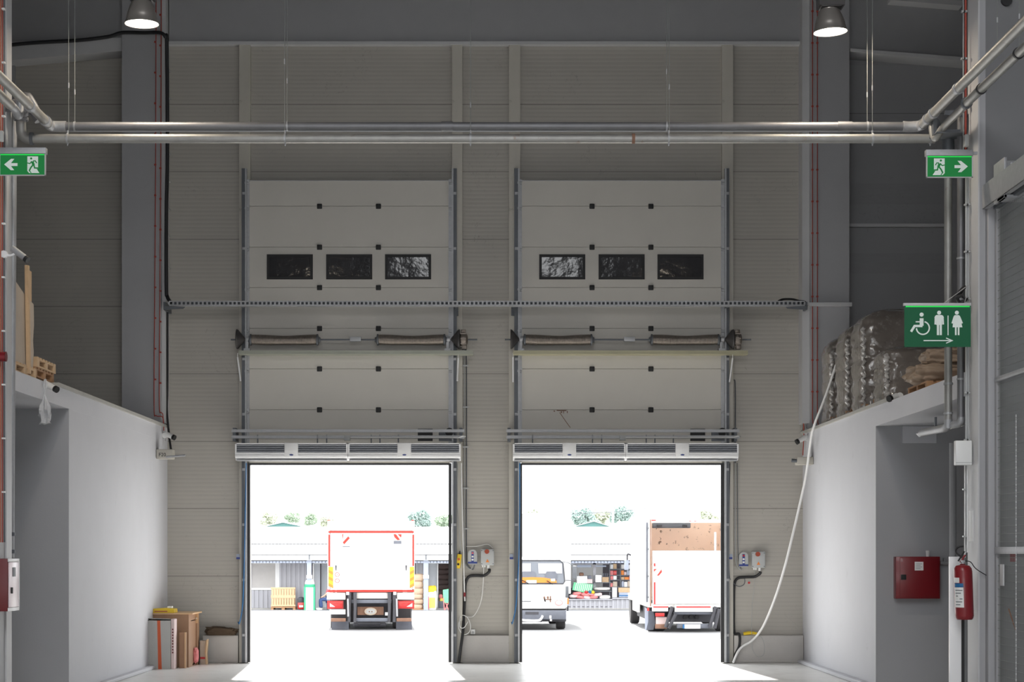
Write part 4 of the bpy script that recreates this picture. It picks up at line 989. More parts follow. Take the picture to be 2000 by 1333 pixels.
# curved paper labels wrapped on the cylinder
def wrap_label(z0, z1, a0, a1, mt, nm, rr=r + .0015):
    m = MB(); n = 8; rows = []
    for k in range(n + 1):
        a = R(a0 + (a1 - a0) * k / n)
        col = []
        for z in (z0, z1):
            off = (z - zb) * -.035 + .01
            for q in (rr, rr + .001): col.append(m.bm.verts.new((ex + off + q * math.sin(a), Ye - q * math.cos(a), z)))
        rows.append(col)
    for a, b in zip(rows, rows[1:]):
        for i, j in ((0, 1), (1, 3), (3, 2), (2, 0)): m.bm.faces.new((a[i], a[j], b[j], b[i]))
    m.bm.faces.new((rows[0][0], rows[0][1], rows[0][3], rows[0][2])); m.bm.faces.new((rows[-1][0], rows[-1][2], rows[-1][3], rows[-1][1]))
    return build(m, nm, mt, t)
wrap_label(Z(1187, Ye), Z(1148, Ye), -78, -14, 'white_plastic', 'instruction_label')
wrap_label(Z(1147.5, Ye), Z(1140, Ye), -78, -14, 'blue_cable', 'blue_label_band')
wrap_label(Z(1139, Ye), Z(1129, Ye), -84, -38, 'white_plastic', 'date_label')
for k, (a, b) in enumerate(((-70, -20), (-70, -30), (-66, -50), (-40, -22), (-70, -24), (-70, -36))): wrap_label(Z(1154.4 + k * 5.6, Ye), Z(1152.8 + k * 5.6, Ye), a, b, 'galv_dark', 'print_line', r + .003)

# ================================================================== MESH GATE at right
Xm = 6.42
t = thing('mesh_gate', (Xm, 23, 0), 'wire mesh gate with galvanised rails at the right edge', 'gate')
zt_ = 6.62
w = MB()
for k in range(int(zt_ / .1)):
    z = .05 + k * .1; w.box(Xm - .002, Xm + .002, 20.5, 24.86, z - .0022, z + .0022)
build(w, 'horizontal_wires', 'wire_grey', t, flat=True)
w = MB()
for k in range(87):
    y = 20.52 + k * .05; w.box(Xm + .002, Xm + .006, y - .0016, y + .0016, 0.02, zt_)
build(w, 'vertical_wires', 'wire_grey', t, flat=True)
for z, h in ((4.42, .03), (2.24, .045), (.06, .04)):
    build(MB().box(Xm - .03, Xm + .01, 20.5, 24.86, z - h, z + h, .006), 'rail', 'galvanised', t)
build(MB().box(Xm - .02, Xm + .03, 24.80, 24.88, 0, zt_ + .05), 'end_stile', 'beam_grey', t)
build(MB().obox((Xm - .035, 24.45, 1.93), (.02, .15, .27), (0, 0, 0), .005), 'handle', 'flange_grey', t)
build(MB().box(XR + .1, XR + .24, 24.88, 25.02, 0, Z(402, 25), .005), 'gate_post', 'column_grey', None, 'square grey post at the hinge side of the mesh gate', 'post')
t = thing('track_beam', (Xm, 23, 6.7), 'galvanised overhead track above the mesh gate', 'track')
build(MB().box(Xm - .16, Xm - .15, 20.5, 24.95, 6.62, 6.92).box(Xm - .16, Xm - .08, 20.5, 24.95, 6.62, 6.63), 'channel', 'galvanised', t)
build(MB().box(Xm - .04, Xm + .02, 20.5, 24.85, 6.6, 6.66), 'lower_channel', 'galv_dark', t)
build(MB().cyl((Xm - .1, 24.3, 6.65), (Xm - .1, 24.34, 6.65), .02), 'bolt', 'galvanised', t)
Yp = 23.9
t = thing('cable_reel', P(1985, 386, Yp), 'galvanised mounting plate with a coiled reel at the upper right edge', 'reel')
build(MB().pb(1961, 1967, 307, 386, Yp, .5, .004), 'side_plate', 'galvanised', t)
build(MB().pb(1967, 2012, 314, 381, Yp + .3, .02).pb(1961, 2012, 380, 386, Yp + .0, .32), 'back_plate', 'galvanised', t)
for p_ in ((1975, 320), (1975, 371)): build(MB().lathe([(0, -.02), (.014, -.02), (.014, 0), (0, 0)], P(*p_, Yp + .3), 10, 'Y'), 'bolt', 'white_enamel', t)
rc = P(2004, 337, Yp + .1)
for k in range(4):
    rr = .10 + .04 * (k % 2) + .012 * k
    build(MB().path([rc + Vector((rr * math.cos(a), .05 * k - .05, rr * math.sin(a))) for a in [R(20 * j) for j in range(19)]], .008, 6), 'coil', 'galvanised', t)
build(MB().lathe([(0, -.08), (.05, -.08), (.05, .15), (0, .15)], rc, 16, 'Y'), 'hub', 'galv_dark', t)
ch = MB()
for k in range(110):
    z = .05 + k * .035; ch.box(X(1984.5, 23.7) - (.006 if k % 2 else .003), X(1984.5, 23.7) + (.006 if k % 2 else .003), 23.7 - .004, 23.7 + .004, z, z + .03)
build(ch, 'pull_chain', 'flange_grey', None, 'pale link chain hanging in front of the mesh gate', 'chain')
build(MB().pb(1973, 1983, 1078, 1098, 24.3, .02), 'red_tag', 'red_paint', None, 'small red tag hanging under the gate rail', 'tag')
build(MB().cyl(P(1970, 1190, 24.2), P(1985, 1235, 24.0), .008), 'dark_rod', 'rust_brown', None, 'thin dark rod stuck in the lower mesh of the gate', 'rod')
# ================================================================== GOODS ON THE DECKS
def pallet(x0, x1, y0, y1, z, layers, lab, along='y', mt='wood_pallet', boards=7):
    t = thing('wooden_pallet', ((x0 + x1) / 2, (y0 + y1) / 2, z), lab, 'pallet')
    h = .144
    for k in range(layers):
        zz = z + k * h
        a = MB(); b = MB(); c = MB()
        for i in range(3):
            if along == 'y':
                xx = x0 + (x1 - x0 - .1) * i / 2; a.box(xx, xx + .1, y0, y1, zz, zz + .02)
                for j in range(3):
                    yy = y0 + (y1 - y0 - .14) * j / 2; build(MB().box(xx, xx + .1, yy, yy + .14, zz + .02, zz + .10), 'block', mt, t)
            else:
                yy = y0 + (y1 - y0 - .1) * i / 2; a.box(x0, x1, yy, yy + .1, zz, zz + .02)
                for j in range(3):
                    xx = x0 + (x1 - x0 - .14) * j / 2; build(MB().box(xx, xx + .14, yy, yy + .1, zz + .02, zz + .10), 'block', mt, t)
        for i in range(boards):
            if along == 'y':
                yy = y0 + (y1 - y0 - .1) * i / (boards - 1); c.box(x0, x1, yy, yy + .1, zz + .12, zz + h)
            else:
                xx = x0 + (x1 - x0 - .1) * i / (boards - 1); c.box(xx, xx + .1, y0, y1, zz + .12, zz + h)
        if along == 'y': c.box(x0, x0 + .1, y0, y1, zz + .10, zz + .12).box(x1 - .1, x1, y0, y1, zz + .10, zz + .12).box((x0+x1)/2-.05, (x0+x1)/2+.05, y0, y1, zz + .10, zz + .12)
        else: c.box(x0, x1, y0, y0 + .1, zz + .10, zz + .12).box(x0, x1, y1 - .1, y1, zz + .10, zz + .12).box(x0, x1, (y0+y1)/2-.05, (y0+y1)/2+.05, zz + .10, zz + .12)
        build(a, 'bottom_runners', mt, t); build(c, 'top_boards', mt, t)
    return t

# left deck: a loaded pallet, a small stack and boards
pallet(-7.5, -6.60, 26.75, 28.05, zl2, 1, 'wooden pallet on the left deck under the upright boards', mt='wood_pale')
pallet(-7.5, -6.64, 28.15, 29.35, zl2 + .05, 1, 'lower wooden pallet of the small stack on the left deck', mt='wood_pallet')
pallet(-7.5, -6.62, 28.2, 29.38, zl2 + .05 + .144, 1, 'upper wooden pallet of the small stack on the left deck', mt='wood_pale')
zp = zl2 + .144
m = MB().sprism([(26.92, zp), (28.0, zp), (28.04, zp + .25), (28.0, zp + .4), (28.06, zp + .63), (28.04, zp + .93), (27.5, zp + 1.0), (26.97, zp + 1.12), (26.90, zp + .5)], -6.66, -6.635)
build(m, 'hardboard_sheet', 'cardboard', None, 'ragged pale hardboard sheet standing on the left deck pallet', 'board')
def plank(x, y, z0, z1, w, d, lean, lab, mt='wood_pale'):
    build(MB().sprism([(y, z0), (y + w, z0), (y + w + lean, z1), (y + lean, z1)], x, x + d), 'timber_post', mt, None, lab, 'timber')
plank(-6.625, 27.55, zl2 + .03, Z(519, 27.5), .085, .05, -.10, 'long pale timber batten leaning in front of the hardboard sheet')
plank(-6.72, 27.86, zp, Z(530, 28.0), .2, .05, 0, 'wide pale timber upright behind the hardboard sheet')
plank(-6.71, 27.0, zp, Z(515, 27), .13, .04, 0, 'pale timber upright at the left end of the pallet')
plank(-6.76, 27.06, zp, Z(572, 27), .12, .04, .02, 'dark wooden upright beside the left timber', 'wood_pallet')
# net bag hanging from the deck edge
bx, by = -6.54, 28.35
m = MB(); prof = []
zz0, zz1 = Z(828, by), Z(742, by)
L_ = zz1 - zz0
for u, rr in ((0, .065), (.05, .045), (.12, .06), (.2, .078), (.3, .07), (.4, .05), (.5, .032), (.6, .016), (.68, .009), (.75, .012), (.83, .02), (.9, .022), (1, .018)): prof.append((rr, L_ * u))
m.lathe(prof, (bx, by, zz0), 18)
for v in m.bm.verts:
    n_ = noise.noise(v.co * 14); f_ = 1 + .45 * math.sin(5 * math.atan2(v.co.y - by, v.co.x - bx) + 9 * v.co.z); v.co.x = bx + (v.co.x - bx) * f_ + .03 * n_; v.co.y = by + (v.co.y - by) * f_ + .03 * noise.noise(v.co * 11 + Vector((5, 0, 0))); v.co.z += .03 * noise.noise(v.co * 23)
build(m, 'plastic_bag', 'bag_film', None, 'crumpled clear plastic bag dangling from the left deck edge', 'bag')

# right deck: shrink-wrapped loads in a row and a pallet of brown paper sacks
def wrapped(x0, x1, y0, y1, z1, seed, lab, layers):
    z0 = zr2 + .05
    t = thing('wrapped_load', ((x0 + x1) / 2, (y0 + y1) / 2, z0), lab, 'wrapped goods')
    p = MB()
    for i in range(3):
        yy = y0 + .05 + (y1 - y0 - .25) * i / 2; p.box(x0 + .03, x1, yy, yy + .14, z0, z0 + .12)
    for i in range(5):
        xx = x0 + .03 + (x1 - x0 - .15) * i / 4; p.box(xx, xx + .1, y0 + .03, y1 - .03, z0 + .1, z0 + .14)
    build(p, 'pallet', 'wood_pallet', t)
    # the film: a block with soft shoulders, drawn in between the sack layers and puckered at the corners
    m = MB(); nz, na = 64, 88; rings = []
    cx, cy = (x0 + x1) / 2, (y0 + y1) / 2; hx, hy = (x1 - x0) / 2, (y1 - y0) / 2; hz = z1 - z0
    for j in range(nz + 1):
        u = j / nz; z = z0 + .03 + (hz - .03) * u
        lay = abs(math.sin(u * math.pi * layers)) ** .5
        sc = (.95 + .05 * lay)
        if u > .80: sc *= math.sqrt(max(.0, 1 - ((u - .80) / .205) ** 2.2)) * .999
        ring = []
        for k in range(na):
            a = 2 * math.pi * k / na
            c_, s_ = math.cos(a), math.sin(a); e = .32
            px_ = math.copysign(abs(c_) ** e, c_) * hx; py_ = math.copysign(abs(s_) ** e, s_) * hy
            n1 = noise.noise(Vector((px_ * 1.7, py_ * 1.7, z * 2.2 + seed * 5))) * .05
            n2 = noise.noise(Vector((px_ * 6, py_ * 6, z * 13 + seed * 9))) * .028
            n3 = noise.noise(Vector((a * 9, z * 5 + px_, seed * 2))) * .012
            corner = 1 - .05 * (1 - lay) * (1 if abs(abs(c_) - abs(s_)) < .35 else 0)
            f_ = (sc + n1 + n2 + n3) * corner
            ring.append(m.bm.verts.new((cx + px_ * f_, cy + py_ * f_, z + (n2 * .6 if u > .8 else 0))))
        rings.append(ring)
    for a, b in zip(rings, rings[1:]):
        for k in range(na): m.bm.faces.new((a[k], a[(k+1) % na], b[(k+1) % na], b[k]))
    m.bm.faces.new(rings[0][::-1]); m.bm.faces.new(rings[-1])
    build(m, 'film_wrap', 'film_mix', t, sharp=180)
    # the twisted seam of film down the nearest corner
    s = MB(); pts = []
    for j in range(40):
        u = j / 39; z = z0 + .03 + (hz * .78) * u
        pts.append((x0 + .05 + .02 * math.sin(j * 1.9 + seed), y0 + .05 + .02 * math.sin(j * 2.7), z))
    s.path(pts, .028, 7, 3)
    for v in s.bm.verts:
        v.co += Vector((noise.noise(v.co * 16), noise.noise(v.co * 16 + Vector((3, 3, 3))), noise.noise(v.co * 13))) * .02
    build(s, 'film_seam', 'film', t)
    return t
# clear film over dark brown sacks: film colour breaks up between milky folds and the sacks seen through
fm = mat('film_mix', (.20, .175, .155), .2, var=.25, vs=3, bump=1.0, bs=7, coat=.7, dirt=((.50, .48, .46), 5.5, .54, .74, .75))
wrapped(XR + .12, XR + 1.3, 31.6, 32.75, 5.62, 1, 'low bulging film-wrapped load at the front of the row on the right deck', 3)
wrapped(XR + .12, XR + 1.5, 33.6, 34.8, 6.48, 2, 'tallest film-wrapped load of brown sacks, partly behind the toilet sign', 6)
wrapped(XR + .14, XR + 1.4, 35.25, 36.4, 6.45, 3, 'second film-wrapped load from the back wall on the right deck', 6)
wrapped(XR + .12, XR + 1.3, 36.8, 37.9, 6.38, 4, 'rearmost film-wrapped load beside the right back column', 6)
pallet(XR + .14, XR + 1.1, 28.6, 29.9, zr2, 1, 'wooden pallet under the brown paper sacks on the right deck', along='x')
zs = zr2 + .144
for i, (x, y, z, sx, sy, sz, rt, sd, lab) in enumerate((
    (XR + .55, 29.2, zs + .14, 1.15, .62, .30, .1, 1, 'crumpled brown paper sack overhanging the pallet edge, lowest one'),
    (XR + .78, 29.75, zs + .14, 1.05, .55, .28, 0, 2, 'brown paper sack behind the lowest one on the pallet'),
    (XR + .75, 29.25, zs + .40, 1.05, .62, .27, -.1, 3, 'brown paper sack on top of the pile below the toilet sign'))):
    m = MB().pillow((x, y, z), (sx, sy, sz), .42, .16, 3.2, rt, 5, 0, sd)
    for v in m.bm.verts: v.co += Vector((0, noise.noise(v.co * 7), noise.noise(v.co * 9 + Vector((sd, 0, 0))))) * .03
    build(m, 'paper_sack', 'paper_brown', None, lab, 'sack', 'brown paper sacks on the right deck', sharp=180)

# ================================================================== GOODS ON THE FLOOR, left corner
Yd = 37.6
t = thing('carton', (X(315, 36.6), 36.8, 0), 'tall grey cardboard carton with orange tape in the left corner', 'carton')
Yx = 36.45
ya = H * F / (1308 - CY)
cx0, cx1 = X(289, ya), X(333, ya); ch_ = Z(1213, ya)
m = MB().box(cx0, cx1, ya, ya + .32, 0, ch_, .004); build(m, 'carton_body', 'cardboard_grey', t)
build(MB().prism([(X(307, ya), ch_ + .002), (X(313, ya), ch_ + .002), (X(316, ya), 0.0), (X(309, ya), 0.0)], ya - .003, ya + .002), 'orange_tape', 'tape_orange', t)
sd_ = MB().prism([(cx1, .02), (cx1 + .012, .03), (cx1 + .07, ch_ + .03), (cx1 + .02, ch_ + .04), (cx1, ch_ - .05)], ya + .0, ya + .34)
build(MB().box(cx1 + .001, cx1 + .07, ya + .03, ya + .33, .0, ch_ + .03, .015), 'side_flap', 'cardboard_pink', t)
build(MB().obox((cx0 + .2, ya + .18, ch_ + .02), (.42, .3, .012), (R(-6), R(2), 0)), 'top_flap', 'cardboard_grey', t)
m = MB()
for k in range(9): m.box(cx1 + .026, cx1 + .05, ya + .026, ya + .03, .30 + k * .055, .33 + k * .055)
build(m, 'printed_letters', 'red_dark', t)
# desk
yd0 = 37.5
t = thing('writing_desk', (X(340, 37.2), 37.5, 0), 'brown wooden desk turned sideways in the left corner', 'desk')
dx0, dx1 = X(289, yd0), X(369, yd0 + .05); dz = Z(1199, yd0)
build(MB().box(dx0 + .02, dx1, yd0 + .02, yd0 + .045, 0, dz - .02), 'side_panel', 'desk_wood', t)
build(MB().prism([(0, 0)] * 0 or [(dx0, dz - .02), (X(390, yd0 + .9), dz - .02), (X(390, yd0 + .9), dz + .006), (dx0, dz + .006)], yd0, yd0 + 1.2), 'desk_top', 'desk_edge', t)
xr_ = X(388, yd0 + 1.1)
build(MB().box(xr_ - .03, xr_, yd0 + .9, yd0 + 1.18, 0, dz - .02).box(dx1 - .03, dx1, yd0 + .04, yd0 + 1.18, 0, dz - .02), 'inner_panel', 'tape_orange' if False else 'desk_wood', t)
build(MB().box(X(381, yd0 + .9), X(387, yd0 + .9), yd0 + .88, yd0 + .9, dz - .22, dz - .03), 'drawer', 'desk_edge', t)
build(MB().cyl((X(384, yd0 + .9), yd0 + .86, dz - .12), (X(384, yd0 + .9), yd0 + .88, dz - .12), .012), 'knob', 'white_plastic', t)
build(MB().box(dx1, xr_ - .03, yd0 + .3, yd0 + 1.1, dz - .16, dz - .145), 'keyboard_shelf', 'desk_edge', t)
build(MB().box(dx1 + .0, xr_ - .03, yd0 + .5, yd0 + 1.1, .02, .05), 'bottom_shelf', 'desk_edge', t)
m = MB().pillow((X(384, 38.3), 38.2, .2), (.09, .25, .3), .6, .25, 4, 0, 3, 0, 4)
build(m, 'pink_bag', 'sack_pink', None, 'small pink bag stuffed in the open side of the desk', 'bag')
t = thing('yellow_packet', (X(313, 37.6), 37.7, dz), 'yellow plastic packet lying on the desk top', 'packet')
m = MB().prism([(X(288, 37.1), dz + .008), (X(341, 37.6), dz + .008), (X(341, 37.6), dz + .03), (X(332, 37.1), dz + .085), (X(318, 37.1), dz + .1), (X(290, 37.1), dz + .09)], 37.55, 37.95)
build(m, 'packet_body', 'yellow', t)
build(MB().box(X(293, 37.04), X(318, 37.04), 37.543, 37.55, dz + .03, dz + .05), 'print', 'orange_cable', t)
build(MB().box(X(319, 37.2), X(328, 37.2), 37.65, 37.8, dz + .098, dz + .135, .006), 'white_card', 'paper_white', None, 'small white block on top of the yellow packet', 'block')
yb_ = 37.32
build(MB().box(X(350, yb_), X(363, yb_), yb_, yb_ + .10, 0, Z(1236, yb_)), 'wood_board', 'desk_wood', None, 'short brown board leaning upright against the desk side', 'board')
build(MB().box(X(360.3, yb_ - .01), X(363, yb_ - .01), yb_ - .012, yb_ - .002, 0, Z(1236, yb_)), 'edge_strip', 'desk_edge', None, 'pale edge strip along the short brown board', 'strip')
yq = 38.55
t = thing('paper_carton', (X(398, yq), yq, 0), 'open brown paper carton with red band right of the desk', 'carton')
build(MB().prism([(X(391, yq), 0), (X(402, yq), 0), (X(401.5, yq), .47), (X(390.5, yq), .47)], yq, yq + .25), 'carton_body', 'cardboard', t)
build(MB().prism([(X(402, yq), 0), (X(404, yq), 0), (X(402.5, yq), .2), (X(405, yq), .5), (X(403, yq), .49), (X(400, yq), .25)], yq - .02, yq + .2), 'carton_flap', 'wood_pale', t)
build(MB().box(X(391, yq), X(403, yq), yq - .004, yq, .11, .15), 'red_band', 'lamp_red', t)
m = MB().pillow((X(432, 39.05), 39.06, Z(1242, 39.05) + .085), (.62, .22, .19), .5, .25, 3, 0, 4, 0, 9)
for v in m.bm.verts: v.co.z = max(v.co.z, Z(1242, YB - .16) + .001) - (.05 * (v.co.x - X(420, 39)) if v.co.z > Z(1240, 39) else 0)
build(m, 'brown_sack', 'brown_cloth', None, 'dark brown cloth sack lying on the left plinth', 'sack')

# ================================================================== OUTSIDE: TRUCKS
def wheel(x, y, z, r, w, parent, hub=True):
    m = MB().lathe([(r * .55, -w / 2), (r * .93, -w / 2), (r, -w / 2 + .04), (r, w / 2 - .04), (r * .93, w / 2), (r * .55, w / 2)], (x, y, z), 28, 'X')
    o = build(m, 'wheel', 'rubber_tyre', parent)
    build(MB().lathe([(0, -w * .3), (r * .55, -w * .42), (r * .57, w * .42), (0, w * .3)], (x, y, z), 16, 'X'), 'wheel_hub', 'chassis_grey', o)
YT = 55.9
t = TL = thing('box_truck', (X(724.5, YT), YT, 0), 'white box truck with red-edged tail lift, seen from behind through the left doorway', 'truck')
zb, zt = Z(1152, YT), Z(1018, YT); tx0, tx1 = X(640, YT), X(810, YT)
build(MB().box(tx0, tx1, YT + .06, YT + 6.4, zb, zt, .02), 'cargo_box', 'white_truck', t)
fr = MB().box(tx0, tx0 + .06, YT, YT + .058, zb, zt).box(tx1 - .06, tx1, YT, YT + .058, zb, zt).box(tx0 + .06, tx1 - .06, YT + .001, YT + .058, zt - .28, zt)
build(fr, 'rear_frame', 'white_truck', t)
lift = build(MB().pb(645, 805, 1042, 1153, YT - .06, .1, .01), 'tail_lift', 'cream_lift' if False else 'white_truck', t)
for a, b, lab in ((641.5, 808, 'top'),): build(MB().pb(a, b, 1038, 1041.5, YT - .03, .03), 'red_top_strip', 'red_strip', t)
each([MB().pb(641.5, 644.5, 1045, 1106, YT - .03, .03), MB().pb(805.5, 808.5, 1045, 1106, YT - .03, .03)], 'red_side_strip', 'red_strip', t)
build(MB().pb(641.5, 808.5, 1153.5, 1157, YT - .07, .08), 'red_bottom_strip', 'red_strip', t)
for a, b, sg in ((641.5, 650.5, 1), (800, 808.5, -1)):
    p_ = build(MB().pb(a, b, 1108, 1146, YT - .075, .02), 'hazard_panel', 'yellow_strip', t)
    m = MB()
    for k in range(3):
        y_ = 1113 + k * 13
        m.pprism([(a, y_ + (0 if sg > 0 else 5)), (b, y_ + (5 if sg > 0 else 0)), (b, y_ + (11 if sg > 0 else 6)), (a, y_ + (6 if sg > 0 else 11))], YT - .078, .003)
    build(m, 'hazard_stripe', 'orange', p_)
for cx_, fl in ((676, 1), (776, -1)):
    f_ = build(MB().pprism([(cx_ - 8, 1044), (cx_ + 8, 1044), (cx_ + 8, 1069), (cx_ - 8, 1069)], YT - .085, .02), 'warning_flag', 'cream_lift', t)
    if fl > 0: m = MB().pprism([(cx_ - 7, 1060), (cx_ + 4, 1048), (cx_ + 7, 1052), (cx_ - 4, 1064)], YT - .089, .004).pprism([(cx_ - 8, 1044), (cx_ - 5.5, 1044), (cx_ - 7.2, 1056)], YT - .089, .004)
    else: m = MB().pprism([(cx_ - 8, 1044), (cx_ - 3, 1044), (cx_ + 5, 1055), (cx_ + 0, 1056), (cx_ - 6, 1050)], YT - .089, .004).pprism([(cx_ + 0, 1044), (cx_ + 8, 1044), (cx_ + 7, 1051)], YT - .089, .004)
    build(m, 'red_stripe', 'red_strip', f_)
    if fl < 0: build(MB().pb(cx_ - 7.5, cx_ + 7.5, 1057, 1063, YT - .088, .003), 'grey_band', 'chassis_grey', f_)
    else: build(MB().pb(cx_ - 7, cx_ + 7, 1067.5, 1069, YT - .088, .003), 'grey_band', 'chassis_grey', f_)
for yy in (1123, 1135):
    rr_ = 4.4 * YT / F; m = MB().lathe([(rr_ * .8, 0), (rr_, 0), (rr_, .006), (rr_ * .8, .006)], P(658.5, yy, YT - .07), 20, 'Y')
    for f in [f for f in m.bm.faces if len(f.verts) > 4]: m.bm.faces.remove(f)
    m.lathe([(0, 0), (.012, 0), (.012, .006), (0, .006)], P(658.5, yy, YT - .07), 8, 'Y'); build(m, 'speed_disc', 'lamp_red', lift)
for px in (656, 793): build(MB().pprism([(px - 1.5, 1105), (px + 1.5, 1105), (px + 1, 1115), (px - .8, 1115)], YT - .075, .02), 'latch_handle', 'chassis', lift)
for px in (674, 690, 758, 775, 698, 752): build(MB().pb(px - .6, px + .6, 1100, 1151, YT - .064, .006), 'lift_seam', 'cream_lift', lift)
bm_ = [MB().pb(638.5, 675, 1158, 1172, YT - .02, .25, .01), MB().pb(691, 758, 1158, 1170, YT - .02, .2, .01), MB().pb(775, 809, 1158, 1172, YT - .02, .25, .01)]
each(bm_, 'cross_member', 'cream_lift', t)
for a, b, sg in ((641.5, 669, 1), (778, 807, -1)):
    build(MB().pb(a - 2, b + 2, 1174, 1190, YT + .03, .3).pb(a, b, 1176, 1189, YT - .02, .1, .01), 'tail_light', 'lamp_red', t)
    build(MB().pprism([(a + (3 if sg > 0 else 16), 1186), (a + (13 if sg > 0 else 27), 1186), (a + (3 if sg > 0 else 27), 1179)], YT - .03, .01), 'reversing_lens', 'white_plastic', t)
build(MB().pb(644, 674.5, 1191, 1200.5, YT - .04, .03), 'number_plate', 'paper_white', t)
for px in (682, 693, 760, 770):
    w_ = 3.4
    build(MB().pprism([(px - w_, 1158), (px + w_, 1158), (px + w_ * .8, 1190), (px + w_ * .6, 1216), (px - w_ * 1.0, 1216), (px - w_ * .8, 1188)], YT - .1 - (px % 2) * .05, .12), 'lift_arm', 'chassis', t)
for px in (678.5, 770.5): build(MB().pb(px - 3, px + 3, 1157, 1163, YT - .15, .1, .01), 'arm_bracket', 'white_plastic', t)
for px in (679, 774): build(MB().cyl(P(px, 1170, YT - .14), P(px + 1, 1205, YT - .12), .028), 'hydraulic_ram', 'galvanised', t)
build(MB().pb(686, 765, 1172, 1179, YT + .0, .12, .01), 'upper_beam', 'chassis_grey', t)
build(MB().pb(662, 790, 1153, 1200, YT + .9, 4.9).pb(655, 795, 1200, 1216, YT + 1.0, 4.6), 'chassis_frame', 'chassis', t)
build(MB().pb(699, 750, 1186, 1202, YT + .2, .1), 'tow_plate', 'rust_brown', t)
build(MB().disc((724.5, 1195), 12, YT + .16, .04, 28, 7.5), 'tow_disc', 'cream_lift' if False else 'cardboard', t)
build(MB().disc((724.5, 1195), 9, YT + .15, .02, 28, 5), 'disc_face', 'grey_plastic', t)
build(MB().disc((722, 1195.5), 1.3, YT + .14, .02, 10).disc((727, 1195.5), 1.3, YT + .14, .02, 10), 'disc_bolts', 'rust_brown', t)
build(MB().pb(752, 757.5, 1197, 1203, YT - .05, .03), 'white_sticker', 'paper_white', t)
build(MB().pb(691, 757, 1208, 1215, YT - .08, .1, .01), 'under_run_bar', 'chassis_grey', t)
each([MB().pb(646, 675, 1208.5, 1215, YT - .1, .3, .01), MB().pb(774, 803, 1208.5, 1215, YT - .1, .3, .01)], 'step_bar', 'rust_brown', t)
build(MB().pb(700, 745, 1216, 1222, YT + .4, .3, .03).lathe([(0, -.5), (.07, -.45), (.07, .45), (0, .5)], P(724, 1221, YT + .5), 12, 'X'), 'axle', 'chassis', t)
each([MB().pb(649.5, 683, 1214, 1231.5, YT + .35, .02), MB().pb(775, 806, 1214, 1231.5, YT + .35, .02)], 'mud_flap', 'chassis_grey', t)
for x_, w_ in ((X(657, YT), .55), (X(793, YT), .55)): wheel(x_ + (.1 if x_ < X(724, YT) else -.1), YT + 1.1, .46, .46, w_, t)
for x_ in (X(650, YT) + .05, X(799, YT) - .05): wheel(x_, YT + 6.9, .46, .46, .28, t)
cab = MB().sprism([(YT + 6.5, .5), (YT + 8.4, .5), (YT + 8.45, 1.5), (YT + 8.2, 2.7), (YT + 6.5, 2.75)], tx0 + .1, tx1 - .1); build(cab, 'cab', 'white_truck', t)
for sx, x_ in ((1, tx1), (-1, tx0)):
    build(MB().box(x_ + sx * .02 - .0, x_ + sx * .16, YT + 7.9, YT + 8.0, Z(1093, YT + 7.9), Z(1066, YT + 7.9), .02), 'wing_mirror', 'shed_blue_grey', t)
    build(MB().cyl((x_ - sx * .1, YT + 8, 2.45), (x_ + sx * .1, YT + 7.95, 2.4), .015), 'mirror_arm', 'chassis', t)
for px in (642.5, 806): build(MB().pb(px - 2.5, px + 2.5, 1016.4, 1017.8, YT - .01, .03), 'marker_light', 'red_strip', t)

TL.rotation_euler.z = R(3.6)
# middle truck, facing us
YM = 56.0
t = thing('cab_over_truck', (X(1032, YM), YM + 3, 0), 'old white cab-over truck facing the hall, half hidden by the pier', 'truck')
mx0, mx1 = X(955, YM), X(1108, YM)
zc0, zc1 = Z(1191, YM), Z(1087, YM)
prof = [(YM + .02, zc0), (YM, Z(1160, YM)), (YM, Z(1143, YM)), (YM + .12, Z(1093, YM)), (YM + .35, zc1), (YM + 1.75, zc1), (YM + 1.75, zc0)]
cb = MB().sprism(prof, mx0, mx1)
bmesh.ops.bevel(cb.bm, geom=[e for e in cb.bm.edges if abs(e.verts[0].co.x - e.verts[1].co.x) < .01], offset=.06, segments=3, affect='EDGES')
build(cb, 'cab', 'white_truck', t)
gl = MB(); ga = [(962, 1141), (960, 1136), (960, 1100), (963, 1095.5), (1094, 1095.5), (1100, 1101), (1103, 1136), (1100, 1141)]
gl.pprism(ga, YM - .01, .04)
for v in gl.bm.verts: v.co.y += max(0, (v.co.z - Z(1143, YM))) * .16 - .0
build(gl, 'windscreen', 'cab_glass' if False else 'glass', t)
fr = MB()
pts = [P(x_, y_, YM) for x_, y_ in ga + [ga[0]]]
for p in pts: p.y = YM - .02 + max(0, (p.z - Z(1143, YM))) * .16
fr.path(pts, .018, 6, smooth=False); build(fr, 'windscreen_seal', 'chassis', t)
for a, b in ((975, 1037), (1051, 1098)):   # the rear cab windows seen bright through the screen
    m = MB().pprism([(a, 1101), (b, 1101), (b, 1121), (a + 1, 1121)], YM - .016, .01)
    for v in m.bm.verts: v.co.y += max(0, (v.co.z - Z(1143, YM))) * .16 - .006
    build(m, 'rear_cab_window', 'corrugated', t)
for a, b in ((970, 992), (1018, 1046), (1065, 1088)):
    m = MB().pprism([(a, 1133), (a, 1122), (a + 3, 1117), (b - 3, 1117), (b, 1122), (b, 1133)], YM - .018, .01)
    for v in m.bm.verts: v.co.y += max(0, (v.co.z - Z(1143, YM))) * .16 - .012
    build(m, 'seat_back', 'chassis_grey', t)
m = MB().pprism([(964, 1139), (970, 1131), (1000, 1129), (1040, 1128), (1063, 1129), (1085, 1133), (1088, 1139)], YM - .02, .01); 
for v in m.bm.verts: v.co.y += max(0, (v.co.z - Z(1143, YM))) * .16 - .018
build(m, 'orange_cloth', 'orange', t)
